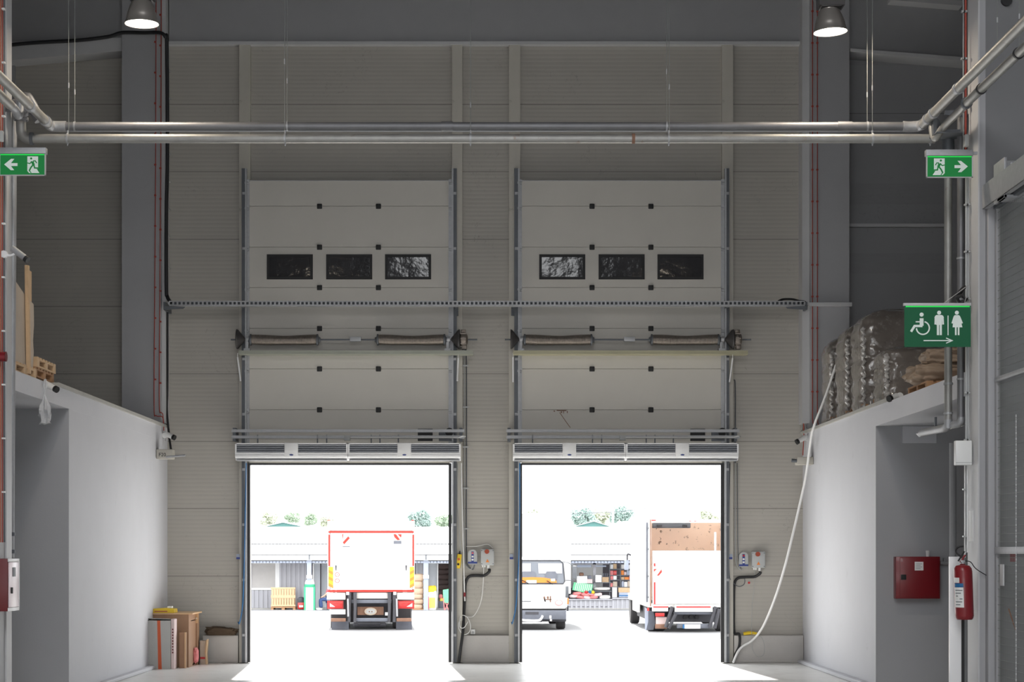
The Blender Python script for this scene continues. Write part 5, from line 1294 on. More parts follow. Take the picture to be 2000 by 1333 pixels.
each([MB().pb(1028, 1048, 1134, 1140, YM - .035, .01), MB().pb(1076, 1084, 1131, 1136, YM - .03, .01)], 'paper', 'paper_white', t)
for a, b, c_, d_ in ((1020, 1134, 1033, 1141), (1068, 1135, 1080, 1142)): build(MB().cyl(P(a, b, YM - .05), P(c_, d_, YM - .05), .012), 'wiper', 'black_plastic', t)
build(MB().pprism([(1061, 1167), (1064, 1165), (1064, 1176), (1066, 1176)], YM - .02, .01).disc((1070, 1168), 2.0, YM - .015, .01, 8, 3).pprism([(1074, 1165), (1076, 1165), (1076, 1177), (1074, 1177)], YM - .02, .02).pprism([(1066, 1171), (1077, 1171), (1077, 1172.5), (1066, 1172.5)], YM - .02, .02), 'badge_marks', 'rust_brown', t)
build(MB().pb(1020, 1037, 1174.5, 1176, YM - .02, .02), 'grille_badge', 'galv_dark', t)
build(MB().disc((1091.5, 1178), 7.5, YM - .03, .03, 24, 5.5), 'headlight_rim', 'sack_pink', t)
build(MB().disc((1091.5, 1178), 6.2, YM - .04, .03, 24, 4.4), 'headlight', 'white_enamel', t)
build(MB().disc((972.5, 1178), 7, YM - .03, .03, 24, 5.5), 'headlight', 'white_enamel', t)
build(MB().pb(956, 1106, 1189.5, 1192, YM - .05, .05), 'lower_trim', 'black_plastic', t)
build(MB().pb(958, 1106, 1193, 1211, YM - .16, .14, .03), 'bumper', 'chassis_grey', t)
build(MB().pb(1026, 1052, 1196, 1201, YM - .17, .02), 'bumper_slot', 'chassis', t)
build(MB().pb(1015, 1060, 1201, 1216, YM - .12, .1, .03), 'front_crossbeam', 'chassis', t)
build(MB().path([P(1014, 1207, YM - .18), P(1020, 1212, YM - .18), P(1050, 1213, YM - .18), P(1057, 1209, YM - .18), P(1060, 1203, YM - .18)], .035, 8), 'tow_bar', 'white_enamel', t)
build(MB().pb(1073, 1077, 1203, 1209, YM - .18, .03).pb(1074, 1078, 1210, 1214, YM - .18, .03), 'white_marks', 'white_plastic', t)
build(MB().pb(1060, 1106, 1200, 1215, YM + .2, .3).pb(960, 1000, 1200, 1215, YM + .2, .3).pb(960, 1104, 1192, 1205, YM + .2, 5.5), 'chassis_frame', 'chassis', t)
for x_ in (mx1 - .17, mx0 + .17): wheel(x_, YM + .75, .38, .38, .26, t)
for x_ in (mx1 - .2, mx0 + .2): wheel(x_, YM + 5, .38, .38, .4, t)
build(MB().box(X(954, YM + 2), X(1115, YM + 2), YM + 2, YM + 7, 1.0, Z(1003, YM + 2), .02), 'cargo_box', 'white_truck', t)
build(MB().pb(1118, 1126.5, 1106, 1131, YM - .25, .06, .015), 'wing_mirror', 'galv_dark', t)
build(MB().pb(1104.5, 1110.5, 1146, 1168, YM - .22, .06, .015), 'lower_mirror', 'galv_dark', t)
build(MB().path([P(1098, 1098, YM), P(1110, 1100, YM - .2), P(1121, 1107, YM - .22)], .012, 6).path([P(1105, 1134, YM), P(1120, 1134, YM - .2), P(1121, 1130, YM - .22)], .012, 6), 'mirror_arm', 'galv_dark', t)
build(MB().pb(1107, 1111, 1169, 1181, YM + .05, .15, .02), 'side_indicator', 'orange', t)
build(MB().pb(1107, 1110.5, 1184, 1194, YM + .1, .1), 'side_step', 'chassis', t)

# right truck
YR = 54.3
t = thing('box_truck', (X(1355, YR), YR + 4, 0), 'white box truck with open brown cargo space, seen from behind through the right doorway', 'truck')
rx0, rx1 = X(1267, YR), X(1267, YR) + 2.5
zt, zb = Z(1015, YR), Z(1187, YR)
build(MB().box(rx0 + .051, rx1 - .051, YR + .09, YR + 6.19, zt - .03, zt - .01), 'roof_panel', 'grp_roof', t)
bx_ = MB().box(rx0, rx0 + .05, YR, YR + 6.2, zb, zt).box(rx1 - .05, rx1, YR, YR + 6.2, zb, zt).box(rx0 + .05, rx1 - .05, YR + .01, YR + 6.19, zb, zb + .1).box(rx0 + .05, rx1 - .05, YR + .001, YR + .08, Z(1021.5, YR), zt - .001)
build(bx_, 'cargo_box', 'white_truck', t)
build(MB().box(rx0 + .05, rx1 - .05, YR + 2.4, YR + 2.45, zb + .1, zt - .06).box(rx0 + .051, rx0 + .07, YR + .1, YR + 2.4, zb + .1, zt - .06).box(rx1 - .07, rx1 - .051, YR + .1, YR + 2.4, zb + .1, zt - .06), 'inner_lining', 'box_interior', t)
build(MB().pb(1275, 1349, 1022, 1032, YR + 1.8, .3, .02), 'rolled_blind', 'chassis_grey', t)
each([MB().pb(1283, 1293, 1026, 1030, YR + 1.75, .05), MB().pb(1334, 1342, 1026, 1030, YR + 1.75, .05)], 'blind_bracket', 'chassis', t)
build(MB().pb(1395, 1399, 1040, 1076, YR + .3, .04), 'inner_rail', 'white_plastic', t)
build(MB().pb(1267.5, 1272, 1015, 1187, YR - .03, .04).box(rx1 - .07, rx1, YR - .03, YR + .01, zb, zt), 'corner_post', 'white_plastic', t)
build(MB().pb(1272.5, 1281, 1016, 1018, YR - .02, .03).pb(1346, 1350, 1018, 1019, YR - .02, .03).pb(1356, 1360, 1018, 1019, YR - .02, .03), 'marker_light', 'red_strip', t)
lf = build(MB().box(rx0 + .1, rx1 - .08, YR - .07, YR - .01, Z(1180, YR), Z(1076.5, YR), .01), 'tail_lift', 'white_truck', t)
build(MB().box(rx0 + .1, rx1 - .08, YR - .075, YR - .07, Z(1102, YR), Z(1077, YR)), 'lift_lip', 'cream_lift', lf)
each([MB().pb(1277, 1280.2, 1101, 1107, YR - .078, .01), MB().pb(1277, 1280.2, 1138, 1181, YR - .078, .01)], 'red_side_strip', 'lamp_red', lf)
f_ = build(MB().pb(1277, 1293.5, 1112, 1137, YR - .085, .01), 'warning_flag', 'cream_lift', lf)
build(MB().pprism([(1283, 1125), (1292, 1112.5), (1293, 1118), (1287, 1125)], YR - .09, .004).pprism([(1277, 1112), (1283, 1112), (1277, 1118)], YR - .09, .004), 'red_stripe', 'red_strip', f_)
each([MB().pb(1276, 1305, 1185, 1187.7, YR - .1, .02), MB().pb(1321, 1388, 1185, 1187.7, YR - .16, .02)], 'red_bottom_strip', 'lamp_red', t)
each([MB().pb(1274, 1305, 1183, 1195, YR - .08, .1, .01), MB().pb(1318, 1392, 1182, 1196, YR - .14, .12, .01)], 'cream_sill', 'white_truck', t)
for px in (1262.2,): build(MB().pb(1262, 1266, 1021, 1177, YR + .25, .03), 'side_strip', 'chassis_grey', t)
build(MB().pb(1269.6, 1271.6, 1015, 1185, YR - .05, .02), 'rear_strip', 'rust_brown', t)
for yy in (1031, 1072, 1125, 1166): build(MB().pb(1266, 1271, yy, yy + 2.5, YR - .02, .3), 'side_hinge', 'galv_dark', t)
build(MB().pb(1316, 1394, 1196, 1201, YR - .04, .1, .01), 'lift_beam', 'chassis_grey', t)
build(MB().pb(1270, 1440, 1187, 1214, YR + .7, 5).pb(1305, 1400, 1200, 1216, YR + .5, .2), 'chassis_frame', 'chassis', t)
for px in (1339, 1350, 1361.5): build(MB().lathe([(0, -.04), (.06, -.04), (.06, .1), (0, .1)], P(px, 1206, YR + .45), 16, 'Y'), 'round_opening', 'black_rubber', t)
for a, b in (((1313, 1186), (1300, 1226)), ((1320, 1200), (1306, 1228)), ((1398, 1186), (1386, 1226)), ((1404, 1190), (1396, 1228))): build(MB().cyl(P(*a, YR - .1), P(*b, YR - .05), .05, None, 8), 'lift_arm', 'chassis', t)
build(MB().pb(1280, 1298, 1198, 1205, YR - .02, .06, .01), 'tail_light', 'lamp_red', t)
build(MB().pb(1281, 1302, 1206, 1221, YR + .1, .02), 'mud_plate', 'cardboard_pink', t)
build(MB().pb(1280, 1303, 1220, 1229, YR + .05, .1, .01), 'step_bar', 'rust_brown', t)
build(MB().pb(1322, 1386, 1219, 1228, YR + .0, .08, .01), 'under_run_bar', 'chassis_grey', t)
np_ = build(MB().pb(1335, 1368, 1220.5, 1228.5, YR - .03, .02), 'number_plate', 'paper_white', t)
build(MB().pb(1333.5, 1337, 1220.5, 1228.5, YR - .034, .006), 'blue_band', 'blue_cable', np_)
build(MB().pprism([(1262, 1194), (1276, 1194), (1280, 1216), (1276, 1231), (1262, 1232)], YR + .5, .04), 'mud_flap', 'chassis_grey', t)
build(MB().pprism([(1259.5, 1187), (1266, 1192), (1266, 1215), (1262, 1232), (1260, 1232)], YR + .3, .04), 'side_guard', 'shed_blue_grey', t)
build(MB().pprism([(1264, 1188), (1268, 1188), (1268, 1194), (1264, 1194)], YR + .1, .05), 'side_marker', 'lamp_red', t)
for x_ in (rx0 + .28, rx1 - .28): wheel(x_, YR + 1.0, .44, .44, .5, t)
for x_ in (rx0 + .1, rx1 - .15): wheel(x_, YR + 6.9, .44, .44, .28, t)
build(MB().box(rx0 - .05, rx0 + .35, YR + 6.2, YR + 7.6, .75, .95, .02).box(rx0 - .04, rx0 + .02, YR + 3.4, YR + 5.8, .45, .95, .02), 'wheel_arch', 'white_truck', t)
build(MB().pprism([(1241, 1180), (1256, 1187), (1254, 1206), (1247, 1200), (1241, 1190)], YR + 5.6, .3), 'side_cover', 'white_truck', t)
build(MB().sprism([(YR + 6.3, .6), (YR + 8.2, .6), (YR + 8.25, 1.5), (YR + 8.0, 2.6), (YR + 6.3, 2.7)], rx0 + .05, rx1 - .05), 'cab', 'white_truck', t)
build(MB().pb(1219.5, 1228, 1094, 1114, YR + 7.8, .08, .02), 'wing_mirror', 'shed_blue_grey', t)
build(MB().path([P(1234, 1086, YR + 7.8), P(1226, 1083, YR + 7.8), P(1225, 1094, YR + 7.8)], .03, 6), 'mirror_arm', 'chassis', t)
build(MB().pb(1233, 1238, 1168, 1176, YR + 7.9, .1, .02), 'side_indicator', 'orange', t)

# ================================================================== THE SHED ACROSS THE YARD
YS = 94.0; gz = -.47
def s_(a): return a * YS / F
t = thing('market_shed', (0, YS + 3, gz), 'long low grey corrugated shed with white roof across the yard', 'building')
def corrug(x0, x1, z0, z1, Y, pitch=.22, d=.05):
    m = MB(); x = x0
    while x < x1 - .01:
        e = min(x + pitch, x1)
        w = e - x
        m.prism([(x, z0), (x, z1), (x + w * .45, z1), (x + w * .45, z0)], Y - d, Y)
        m.prism([(x + w * .45, z0), (x + w * .45, z1), (e, z1), (e, z0)], Y - d * .05, Y)
        x = e
    return m
zz = lambda py: Z(py, YS)
for a, b, c_, d_ in ((400, 492, 1100, 1192), (546, 598, 1100, 1192), (492, 546, 1152, 1192), (812, 828, 1100, 1192), (880, 1110, 1100, 1192)):
    build(corrug(X(a, YS), X(b, YS), gz, zz(c_) if c_ > 1100 else zz(1096), YS), 'corrugated_wall', 'corrugated', t)
build(corrug(X(1105, YS), X(1194, YS), gz, zz(1170), YS - .6), 'counter_front', 'corrugated', t)
build(corrug(X(1194, YS), X(1300, YS), gz, zz(1168), YS - .6), 'counter_front', 'corrugated', t)
build(MB().box(X(1104, YS), X(1194, YS), YS - .63, YS - .60, zz(1185.5), zz(1184.5)), 'counter_rail', 'shed_dark', t)
build(MB().box(X(400, YS), X(1400, YS), YS + 2.2, YS + 2.3, gz, zz(1090)), 'inner_wall', 'shed_dark', t)
build(MB().box(X(1105, YS), X(1180, YS), YS + 1.2, YS + 1.25, zz(1150), zz(1097)), 'pale_back_panel', 'shed_white', t)
build(MB().box(X(1158, YS), X(1164, YS), YS - .1, YS, zz(1170), zz(1098)).box(X(1105, YS), X(1194, YS), YS - .1, YS, zz(1103), zz(1098)), 'counter_frame', 'corrugated', t)
# canopy and roof
m = MB()
x0, x1 = X(380, YS), X(1500, YS)
m.sprism([(YS - 2.2, Z(1084, YS - 2.2)), (YS, zz(1063)), (YS, zz(1063) - .06), (YS - 2.2, Z(1084, YS - 2.2) - .06)], x0, x1)
build(m, 'canopy_roof', 'roof_white', t)
build(MB().box(x0, x1, YS - 2.24, YS - 2.18, Z(1095, YS - 2.2), Z(1084, YS - 2.2)), 'fascia', 'shed_white', t)
build(MB().box(x0, x1, YS - 2.3, YS - 2.2, Z(1084.6, YS - 2.2), Z(1083.2, YS - 2.2)), 'gutter', 'line_grey', t)
m = MB(); k = 0; x = x0
while x < x1: m.box(x, x + .13, YS - 2.1, YS, zz(1100), zz(1096.5)); x += .155
build(m, 'soffit_sheet', 'shed_blue_grey', t, flat=True)
m = MB().sprism([(YS - .1, zz(1062)), (YS + 8, Z(1030, YS + 8)), (YS + 8, Z(1030, YS + 8) - .2), (YS - .1, zz(1064.5))], x0, x1); build(m, 'roof', 'roof_white', t)
m = MB(); x = x0
while x < x1: m.box(x, x + .14, YS - .16, YS - .1, zz(1063.5), zz(1062.5)); x += .17
build(m, 'eaves_edge', 'line_grey', t, flat=True)
for px, lab in ((604, 'grey'), (832, 'grey')):
    build(MB().box(X(px - 4.5, YS - 2), X(px + 4.5, YS - 2), YS - 2.1, YS - 1.9, -.47 + (.0), Z(1095, YS - 2)), 'canopy_post', 'shed_blue_grey', t)
    build(MB().pb(px - 5.5, px + 5.5, 1124, 1131, YS - 2.15, .05), 'post_plate', 'white_plastic', t)
    build(MB().pb(px - 1, px + 1, 1084, 1094, YS - 2.32, .06), 'downpipe', 'galv_dark', t)
fr = MB().box(X(492, YS), X(546, YS), YS - .06, YS, zz(1101), zz(1097)).box(X(492, YS), X(546, YS), YS - .1, YS, zz(1153), zz(1149)).box(X(538, YS), X(546, YS), YS - .06, YS, zz(1149), zz(1101))
w_ = build(fr, 'window_frame', 'shed_white', t)
build(MB().box(X(492, YS), X(538, YS), YS + .0, YS + .03, zz(1149), zz(1101)), 'covered_window', 'plinth', w_)
fr = MB().box(X(611, YS), X(613.5, YS), YS - .06, YS, gz, zz(1100)).box(X(611, YS), X(645, YS), YS - .06, YS, zz(1101.5), zz(1098.5)); build(fr, 'door_frame', 'shed_white', t)
build(MB().box(X(613.5, YS), X(625, YS), YS + .02, YS + .06, gz, zz(1101.5)).box(X(626.5, YS), X(640, YS), YS + .3, YS + .34, gz, zz(1101.5)), 'sliding_panel', 'shed_panel', t)
fr = MB().box(X(834.5, YS), X(837, YS), YS - .06, YS, gz, zz(1100)).box(X(834, YS), X(885, YS), YS - .06, YS, zz(1101.5), zz(1098)).box(X(854, YS), X(856, YS), YS - .06, YS, gz, zz(1101)); build(fr, 'door_frame', 'shed_white', t)
build(MB().box(X(837, YS), X(854, YS), YS + .02, YS + .06, gz, zz(1101.5)), 'sliding_panel', 'shed_panel', t)
build(MB().box(X(400, YS), X(1400, YS), YS - .7, YS + 2.2, gz - .02, gz + .04), 'shed_plinth', 'concrete', t)

G = gz
def gbox(m, a, b, c_, d_, Y, dep, bev=0): return m.pb(a, b, c_, d_, Y, dep, bev)
# slatted crate on a pallet
Yk = YS - 1.6
t = thing('slatted_crate', P(553, 1192, Yk), 'tall slatted wooden crate standing outside the shed window', 'crate')
for r0, r1 in ((1149, 1165), (1167, 1184)):
    m = MB()
    for k in range(9): m.pb(530 + k * 5.1, 533.6 + k * 5.1, r0, r1, Yk, .03)
    m.pb(529, 577, r0 - 1, r0 + 2, Yk - .02, .05).pb(529, 577, r1 - 2, r1 + 1, Yk - .02, .05)
    build(m, 'slat_panel', 'wood_pale', t)
build(MB().pb(529, 577, 1186, 1188, Yk - .02, .8).pb(529, 534, 1188, 1192, Yk, .8).pb(550, 556, 1188, 1192, Yk, .8).pb(572, 577, 1188, 1192, Yk, .8), 'base_pallet', 'wood_pallet', t)
build(MB().pb(530, 577, 1149, 1186, Yk + .7, .04), 'back_panel', 'wood_pale', t)
t = thing('trash_can', P(605, 1192, YS - 1.9), 'white and green litter bin with domed lid outside the shed', 'bin')
c0 = P(605, 1192, YS - 1.9); c0.z = G; r_ = 9.3 * YS / F
build(MB().lathe([(r_, 0), (r_, 1.08), (r_ * .98, 1.1)], c0, 20), 'bin_body', 'white_enamel', t)
build(MB().lathe([(r_ * 1.08, 1.08), (r_ * 1.12, 1.1), (r_ * 1.12, 1.2), (r_, 1.22)], c0, 20), 'green_rim', 'green_bin', t)
build(MB().lathe([(r_, 1.2), (r_ * .98, 1.3), (r_ * .75, 1.42), (r_ * .4, 1.48), (0, 1.5)], c0, 20), 'domed_lid', 'white_enamel', t)
build(MB().box(c0.x - r_ - .03, c0.x - r_ + .05, c0.y - .15, c0.y + .1, G, G + 1.1).box(c0.x + r_ - .05, c0.x + r_ + .03, c0.y - .15, c0.y + .1, G, G + 1.1), 'green_side', 'green_bin', t)
t = thing('red_machine', P(588, 1192, YS - 1.6), 'small red machine with black top between crate and bin', 'machine')
build(MB().pb(581, 594.5, 1177, 1191, YS - 1.7, .5, .06), 'red_cover', 'lamp_red', t)
build(MB().pillow(P(588, 1174, YS - 1.5), (.32, .4, .36), .6, .1), 'black_top', 'chassis', t)
build(MB().pb(584, 592, 1183, 1187, YS - 1.72, .03), 'white_marking', 'white_plastic', t)
# sack pile left of the right hand doorway
def sack_pile(px, w, ys, Y, mt, grp, labs, dep=.6, seed=0):
    for k, yc in enumerate(ys):
        hh_ = (ys[k + 1] - yc if k + 1 < len(ys) else yc - ys[k - 1]) * Y / F * 1.12
        c = P(px + (1.2 if k % 2 else -.6), yc, Y)
        build(MB().pillow(c, (w * Y / F, dep, abs(hh_)), .5, .06, 2.5, 0, 3, 0, seed + k), 'sack', mt, None, labs[k], 'sack', grp)
sack_pile(817, 21, (1186, 1176, 1166, 1156, 1143, 1129), YS - 1.5, 'hessian', 'light hessian sacks in a pile', [
    'lowest pale hessian sack of the pile beside the truck', 'second pale hessian sack from the bottom of the pile', 'third pale hessian sack from the bottom of the pile',
    'fourth pale hessian sack from the bottom of the pile', 'second pale hessian sack from the top of the pile', 'topmost, largest pale hessian sack of the pile'])
build(MB().pb(806, 828, 1190, 1192, YS - 1.9, .8), 'sack_pallet', 'wood_pallet', None, 'low wooden pallet under the pale hessian sacks', 'pallet')
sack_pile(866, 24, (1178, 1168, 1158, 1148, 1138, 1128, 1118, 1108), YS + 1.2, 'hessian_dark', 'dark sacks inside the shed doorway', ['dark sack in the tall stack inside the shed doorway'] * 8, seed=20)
t = thing('white_sack', P(844, 1192, YS - 1.7), 'tall white and cream sack with red stripe at the shed doorway', 'sack')
build(MB().pillow((X(844, YS - 1.7), YS - 1.7, G + .46), (.47, .4, .98), .35, .04, 2, 0, 4), 'sack_body', 'paper_white', t)
build(MB().pb(836, 837.6, 1166, 1191, YS - 1.93, .05), 'red_stripe', 'red_strip', t)
build(MB().pb(838.5, 850, 1168, 1188, YS - 1.925, .03), 'cream_print', 'sack_yellow', t)
build(MB().pillow(P(843, 1152, YS - 1.7), (.46, .38, .36), .6, .2, 3, 0, 3, 0, 5), 'yellow_bundle', 'yellow', None, 'bright yellow bundle lying on the tall white sack', 'bundle')
t = thing('green_cart', P(871, 1192, YS - 1.8), 'green bag on a small pink-legged cart by the doorway', 'cart')
build(MB().pprism([(865, 1153), (878, 1151), (879, 1179), (866, 1178)], YS - 1.9, .35), 'green_bag', 'net_green', t)
each([MB().cyl(P(866, 1168, YS - 1.95), P(868, 1192, YS - 1.95), .025), MB().cyl(P(876, 1178, YS - 1.9), P(869, 1192, YS - 1.9), .025), MB().cyl(P(870, 1178, YS - 1.9), P(876, 1192, YS - 1.9), .025)], 'cart_leg', 'sack_pink', t)
for i_, (a, b, c_, d_, mt, lab) in enumerate(((858, 864, 1160, 1167, 'sack_pink', 'small pink packet in the dark doorway'), (859, 865, 1168, 1174, 'sack_yellow', 'small yellow packet in the dark doorway'))):
    build(MB().pillow(P((a + b) / 2, (c_ + d_) / 2 + 2, YS - .3), (.17, .3, .2), .5, .08), 'packet', mt, None, lab, 'packet')
build(MB().pb(857, 868, 1175, 1190, YS - .5, .5, .02), 'dark_crate', 'chassis_grey', None, 'dark crate carrying small packets in the doorway', 'crate')

# shop goods over the middle truck's right side
Yg = YS - .7
def goods(name, a, b, c_, d_, mt, lab, cat, Y=Yg + .15, dep=.4, bev=.01, soft=0):
    if soft: m = MB().pillow(P((a + b) / 2, (c_ + d_) / 2, Y + dep / 2), ((b - a) * Y / F, dep, (d_ - c_) * Y / F), .5, soft, 3, 0, 3, 0, a % 7)
    else: m = MB().pb(a, b, c_, d_, Y, dep, bev)
    return build(m, name, mt, None, lab, cat)
build(MB().box(X(1104, YS), X(1194, YS), YS - .75, YS + .4, zz(1172), zz(1170)), 'shop_counter', 'corrugated', None, 'long grey shop counter top carrying packets', 'counter')
build(MB().box(X(1194, YS), X(1300, YS), YS - .75, YS + .4, zz(1170), zz(1167.5)), 'shop_counter', 'corrugated', None, 'shorter grey counter top carrying the blue crate', 'counter')
build(MB().box(X(1155, YS), X(1194, YS), YS - .5, YS + .2, zz(1156), zz(1154.5)), 'goods_shelf', 'galv_dark', None, 'dark shelf behind the pink packets', 'shelf')
m = MB().pprism([(1118, 1153), (1121, 1138), (1158, 1142), (1156, 1158), (1140, 1158)], Yg + .2, .35)
t = thing('green_netting', P(1138, 1158, Yg + .2), 'bright green net roll leaning above the pink packets', 'netting'); build(m, 'net_body', 'net_green', t)
m = MB()
for k in range(9): m.stroke([(1123 + k * 3.7, 1154 + k * .3), (1126 + k * 3.7, 1140 + k * .3)], 1.2, Yg + .19, .01)
build(m, 'net_folds', 'paper_white', t)
pk = ((1121, 1164, 'lower left'), (1133, 1166, 'lower second'), (1127, 1159, 'upper left'), (1146, 1167, 'lower third'), (1159, 1166, 'lower fourth'), (1152, 1160, 'upper middle'), (1167, 1161, 'upper right'), (1143, 1161, 'upper second'))
for k, (px, py, w_) in enumerate(pk):
    build(MB().pillow(P(px, py + 1, Yg + .3 - .01 * k), (.40, .4, .17), .5, .12, 3, .2, 3, R(8 if k % 2 else -6), k), 'pink_packet', 'sack_pink' if k % 3 else 'cardboard_pink', None, 'pink and white packet on the shop counter, %s one of the heap' % w_, 'packet', 'pink packets on the shop counter')
goods('cream_packet', 1170, 1192, 1163, 1171, 'paper_white', 'cream packet at the right end of the pink heap', 'packet', soft=.08)
for a, mt, lab in ((1145, 'lamp_red', 'small red ball above the pink packets'), (1152.5, 'blue_cable', 'small blue ball above the pink packets'), (1158, 'yellow', 'small yellow ball above the pink packets')):
    build(MB().lathe([(0, -.09), (.07, -.06), (.09, 0), (.07, .06), (0, .09)], P(a, 1157.5, Yg + .1), 14), 'ball', mt, None, lab, 'ball')
goods('film_roll', 1160, 1192, 1147, 1154, 'film', 'clear film rolls lying on the dark shelf', 'roll', soft=.08)
t = thing('bottle_carton', P(1182, 1138, Yg + .4), 'brown carton holding dark bottles in the shop window', 'carton')
build(MB().pb(1176, 1189, 1128, 1138, Yg + .4, .3), 'carton_body', 'wood_pale', t)
for k in range(3): build(MB().cyl(P(1178.5 + k * 4, 1128, Yg + .55), P(1178.5 + k * 4, 1120.5, Yg + .55), .035, None, 8), 'bottle_neck', 'chassis_grey', t)
build(MB().pb(1160, 1194, 1138, 1139.5, YS - .4, .5), 'goods_shelf', 'galv_dark', None, 'narrow shelf under the bottle carton', 'shelf')
goods('white_carton', 1163, 1175, 1124, 1138, 'paper_white', 'white carton left of the bottle carton', 'carton')
goods('white_carton', 1127, 1147, 1126, 1140, 'paper_white', 'wide white carton above the green netting', 'carton')
goods('dark_box', 1148, 1155, 1125, 1131, 'chassis_grey', 'small dark box above the green netting', 'box')
goods('pink_box', 1147, 1157, 1132, 1140, 'cardboard_pink', 'pale pink box beside the wide white carton', 'box')
goods('brown_bundle', 1131, 1140, 1119, 1126, 'rust_brown', 'round brown bundle on the wide white carton', 'bundle', soft=.2)
build(MB().pb(1126, 1160, 1140, 1141.2, YS - .45, .5), 'goods_shelf', 'galv_dark', None, 'shelf under the wide white carton', 'shelf')
goods('hanging_banner', 1127, 1155, 1104, 1109, 'shed_blue_grey', 'dark slanting banner in the left shop window', 'banner', dep=.05)
goods('hanging_banner', 1163, 1184, 1105, 1108, 'shed_blue_grey', 'narrow dark banner in the right shop window', 'banner', dep=.05)
# the open shelf on the right with small boxes
t = thing('goods_rack', P(1215, 1168, YS), 'open rack full of small boxes at the right of the shop', 'rack')
m = MB()
for yy in (1112, 1124, 1133, 1147): m.pb(1190, 1245, yy, yy + 1.2, YS - .35, .6)
for px in (1190, 1211, 1244): m.pb(px, px + 1.5, 1098, 1168, YS - .35, .05)
build(m, 'rack_frame', 'galv_dark', t)
rnd = random.Random(3)
cols = ['sack_pink', 'orange', 'paper_white', 'cardboard_pink', 'lamp_red', 'cardboard', 'shed_blue_grey', 'wood_pale', 'cream_lift']
word = {'sack_pink': 'pink', 'orange': 'orange', 'paper_white': 'white', 'cardboard_pink': 'pale pink', 'lamp_red': 'red', 'cardboard': 'tan', 'shed_blue_grey': 'blue-grey', 'wood_pale': 'light brown', 'cream_lift': 'cream'}
for r_i, (y1, hmx, rname) in enumerate(((1112, 11, 'top'), (1124, 10, 'second'), (1133, 8, 'third'), (1147, 12, 'lowest'))):
    px = 1192; k = 0
    while px < 1241:
        w_ = rnd.choice((5, 6, 7, 9)); h_ = hmx * rnd.uniform(.6, .95); c_ = rnd.choice(cols)
        if px + w_ > 1243: break
        if not (1209 < px + w_ and px < 1213):
            k += 1; pos = 'left of' if px < 1205 else ('right of' if px > 1220 else 'near')
            build(MB().pb(px, px + w_ - .6, y1 - h_, y1, YS - .25 - .01 * k, .35, .005), 'small_box', c_, None, '%s small box on the %s shelf, number %d from the left post' % (word[c_], rname, k), 'box', 'small boxes on the shop rack')
        px += w_ if not (1209 < px + w_ and px < 1213) else 4
t = thing('blue_crate', P(1225, 1167, Yg), 'blue crate filled with tan cartons on the right counter', 'crate')
build(MB().pb(1209, 1232, 1158, 1167.4, Yg + .05, .5, .01), 'crate_body', 'shed_blue_grey', t)
build(MB().pb(1209, 1232, 1163, 1165, Yg + .04, .02), 'blue_stripe', 'blue_cable', t)
build(MB().pb(1208, 1232, 1148.6, 1158, Yg + .1, .4, .01), 'tan_carton', 'wood_pale', t)
goods('white_tub', 1196, 1205, 1148, 1167.4, 'white_enamel', 'white tub beside the blue crate', 'tub', Y=Yg + .1)
build(MB().pb(1244, 1249, 1100, 1192, YS - .7, .1), 'blue_post', 'shed_blue_grey', None, 'pale blue post at the right end of the shop', 'post')
# seated person, mostly behind the left truck
def skinned(name, pts, edges, mt, parent):
    me = bpy.data.meshes.new(name); me.from_pydata([p[0] for p in pts], edges, [])
    o = bpy.data.objects.new(name, me); C.objects.link(o)
    sk = o.modifiers.new('s', 'SKIN'); sd = o.modifiers.new('d', 'SUBSURF'); sd.levels = 1
    for v, p in zip(me.skin_vertices[0].data, pts): v.radius = (p[1], p[1])
    me.skin_vertices[0].data[0].use_root = True
    bpy.context.view_layer.update()
    ev = o.evaluated_get(bpy.context.evaluated_depsgraph_get()); m2 = bpy.data.meshes.new_from_object(ev)
    bpy.data.objects.remove(o); n_ = bpy.data.objects.new(name, m2); C.objects.link(n_)
    m2.materials.clear(); m2.materials.append(M(mt)); m2.shade_smooth(); n_.parent = parent
    m2.transform(Matrix.Translation(-wloc(parent)))
    return n_
YP = YS - 2.0
hx_ = X(646, YP)
t = thing('person', (hx_, YP, G), 'seated person in blue trousers, knees showing left of the truck', 'person')
zk = G + .5
body = [((hx_, YP, zk), .15), ((hx_, YP, zk + .25), .14), ((hx_, YP, zk + .48), .17), ((hx_, YP, zk + .60), .06), ((hx_, YP, zk + .74), .10), ((hx_, YP, zk + .84), .08),
        ((hx_ - .1, YP - .14, zk + .5), .06), ((hx_ - .2, YP - .16, zk + .25), .045), ((hx_ - .38, YP - .14, zk + .12), .035), ((hx_ - .46, YP - .13, zk + .10), .03),
        ((hx_ - .1, YP + .14, zk + .5), .06), ((hx_ - .2, YP + .16, zk + .25), .045), ((hx_ - .38, YP + .14, zk + .12), .035), ((hx_ - .46, YP + .13, zk + .10), .03)]
skinned('body', body, [(0, 1), (1, 2), (2, 3), (3, 4), (4, 5), (2, 6), (6, 7), (7, 8), (8, 9), (2, 10), (10, 11), (11, 12), (12, 13)], 'skin', t)
tr_ = [((hx_, YP, zk), .17), ((hx_ - .12, YP - .11, zk + .0), .105), ((hx_ - .46, YP - .13, zk - .0), .085), ((hx_ - .42, YP - .13, G + .10), .07), ((hx_ - .12, YP + .11, zk + .0), .105), ((hx_ - .52, YP + .13, zk - .0), .085), ((hx_ - .50, YP + .13, G + .10), .07)]
skinned('trousers', tr_, [(0, 1), (1, 2), (2, 3), (0, 4), (4, 5), (5, 6)], 'denim', t)
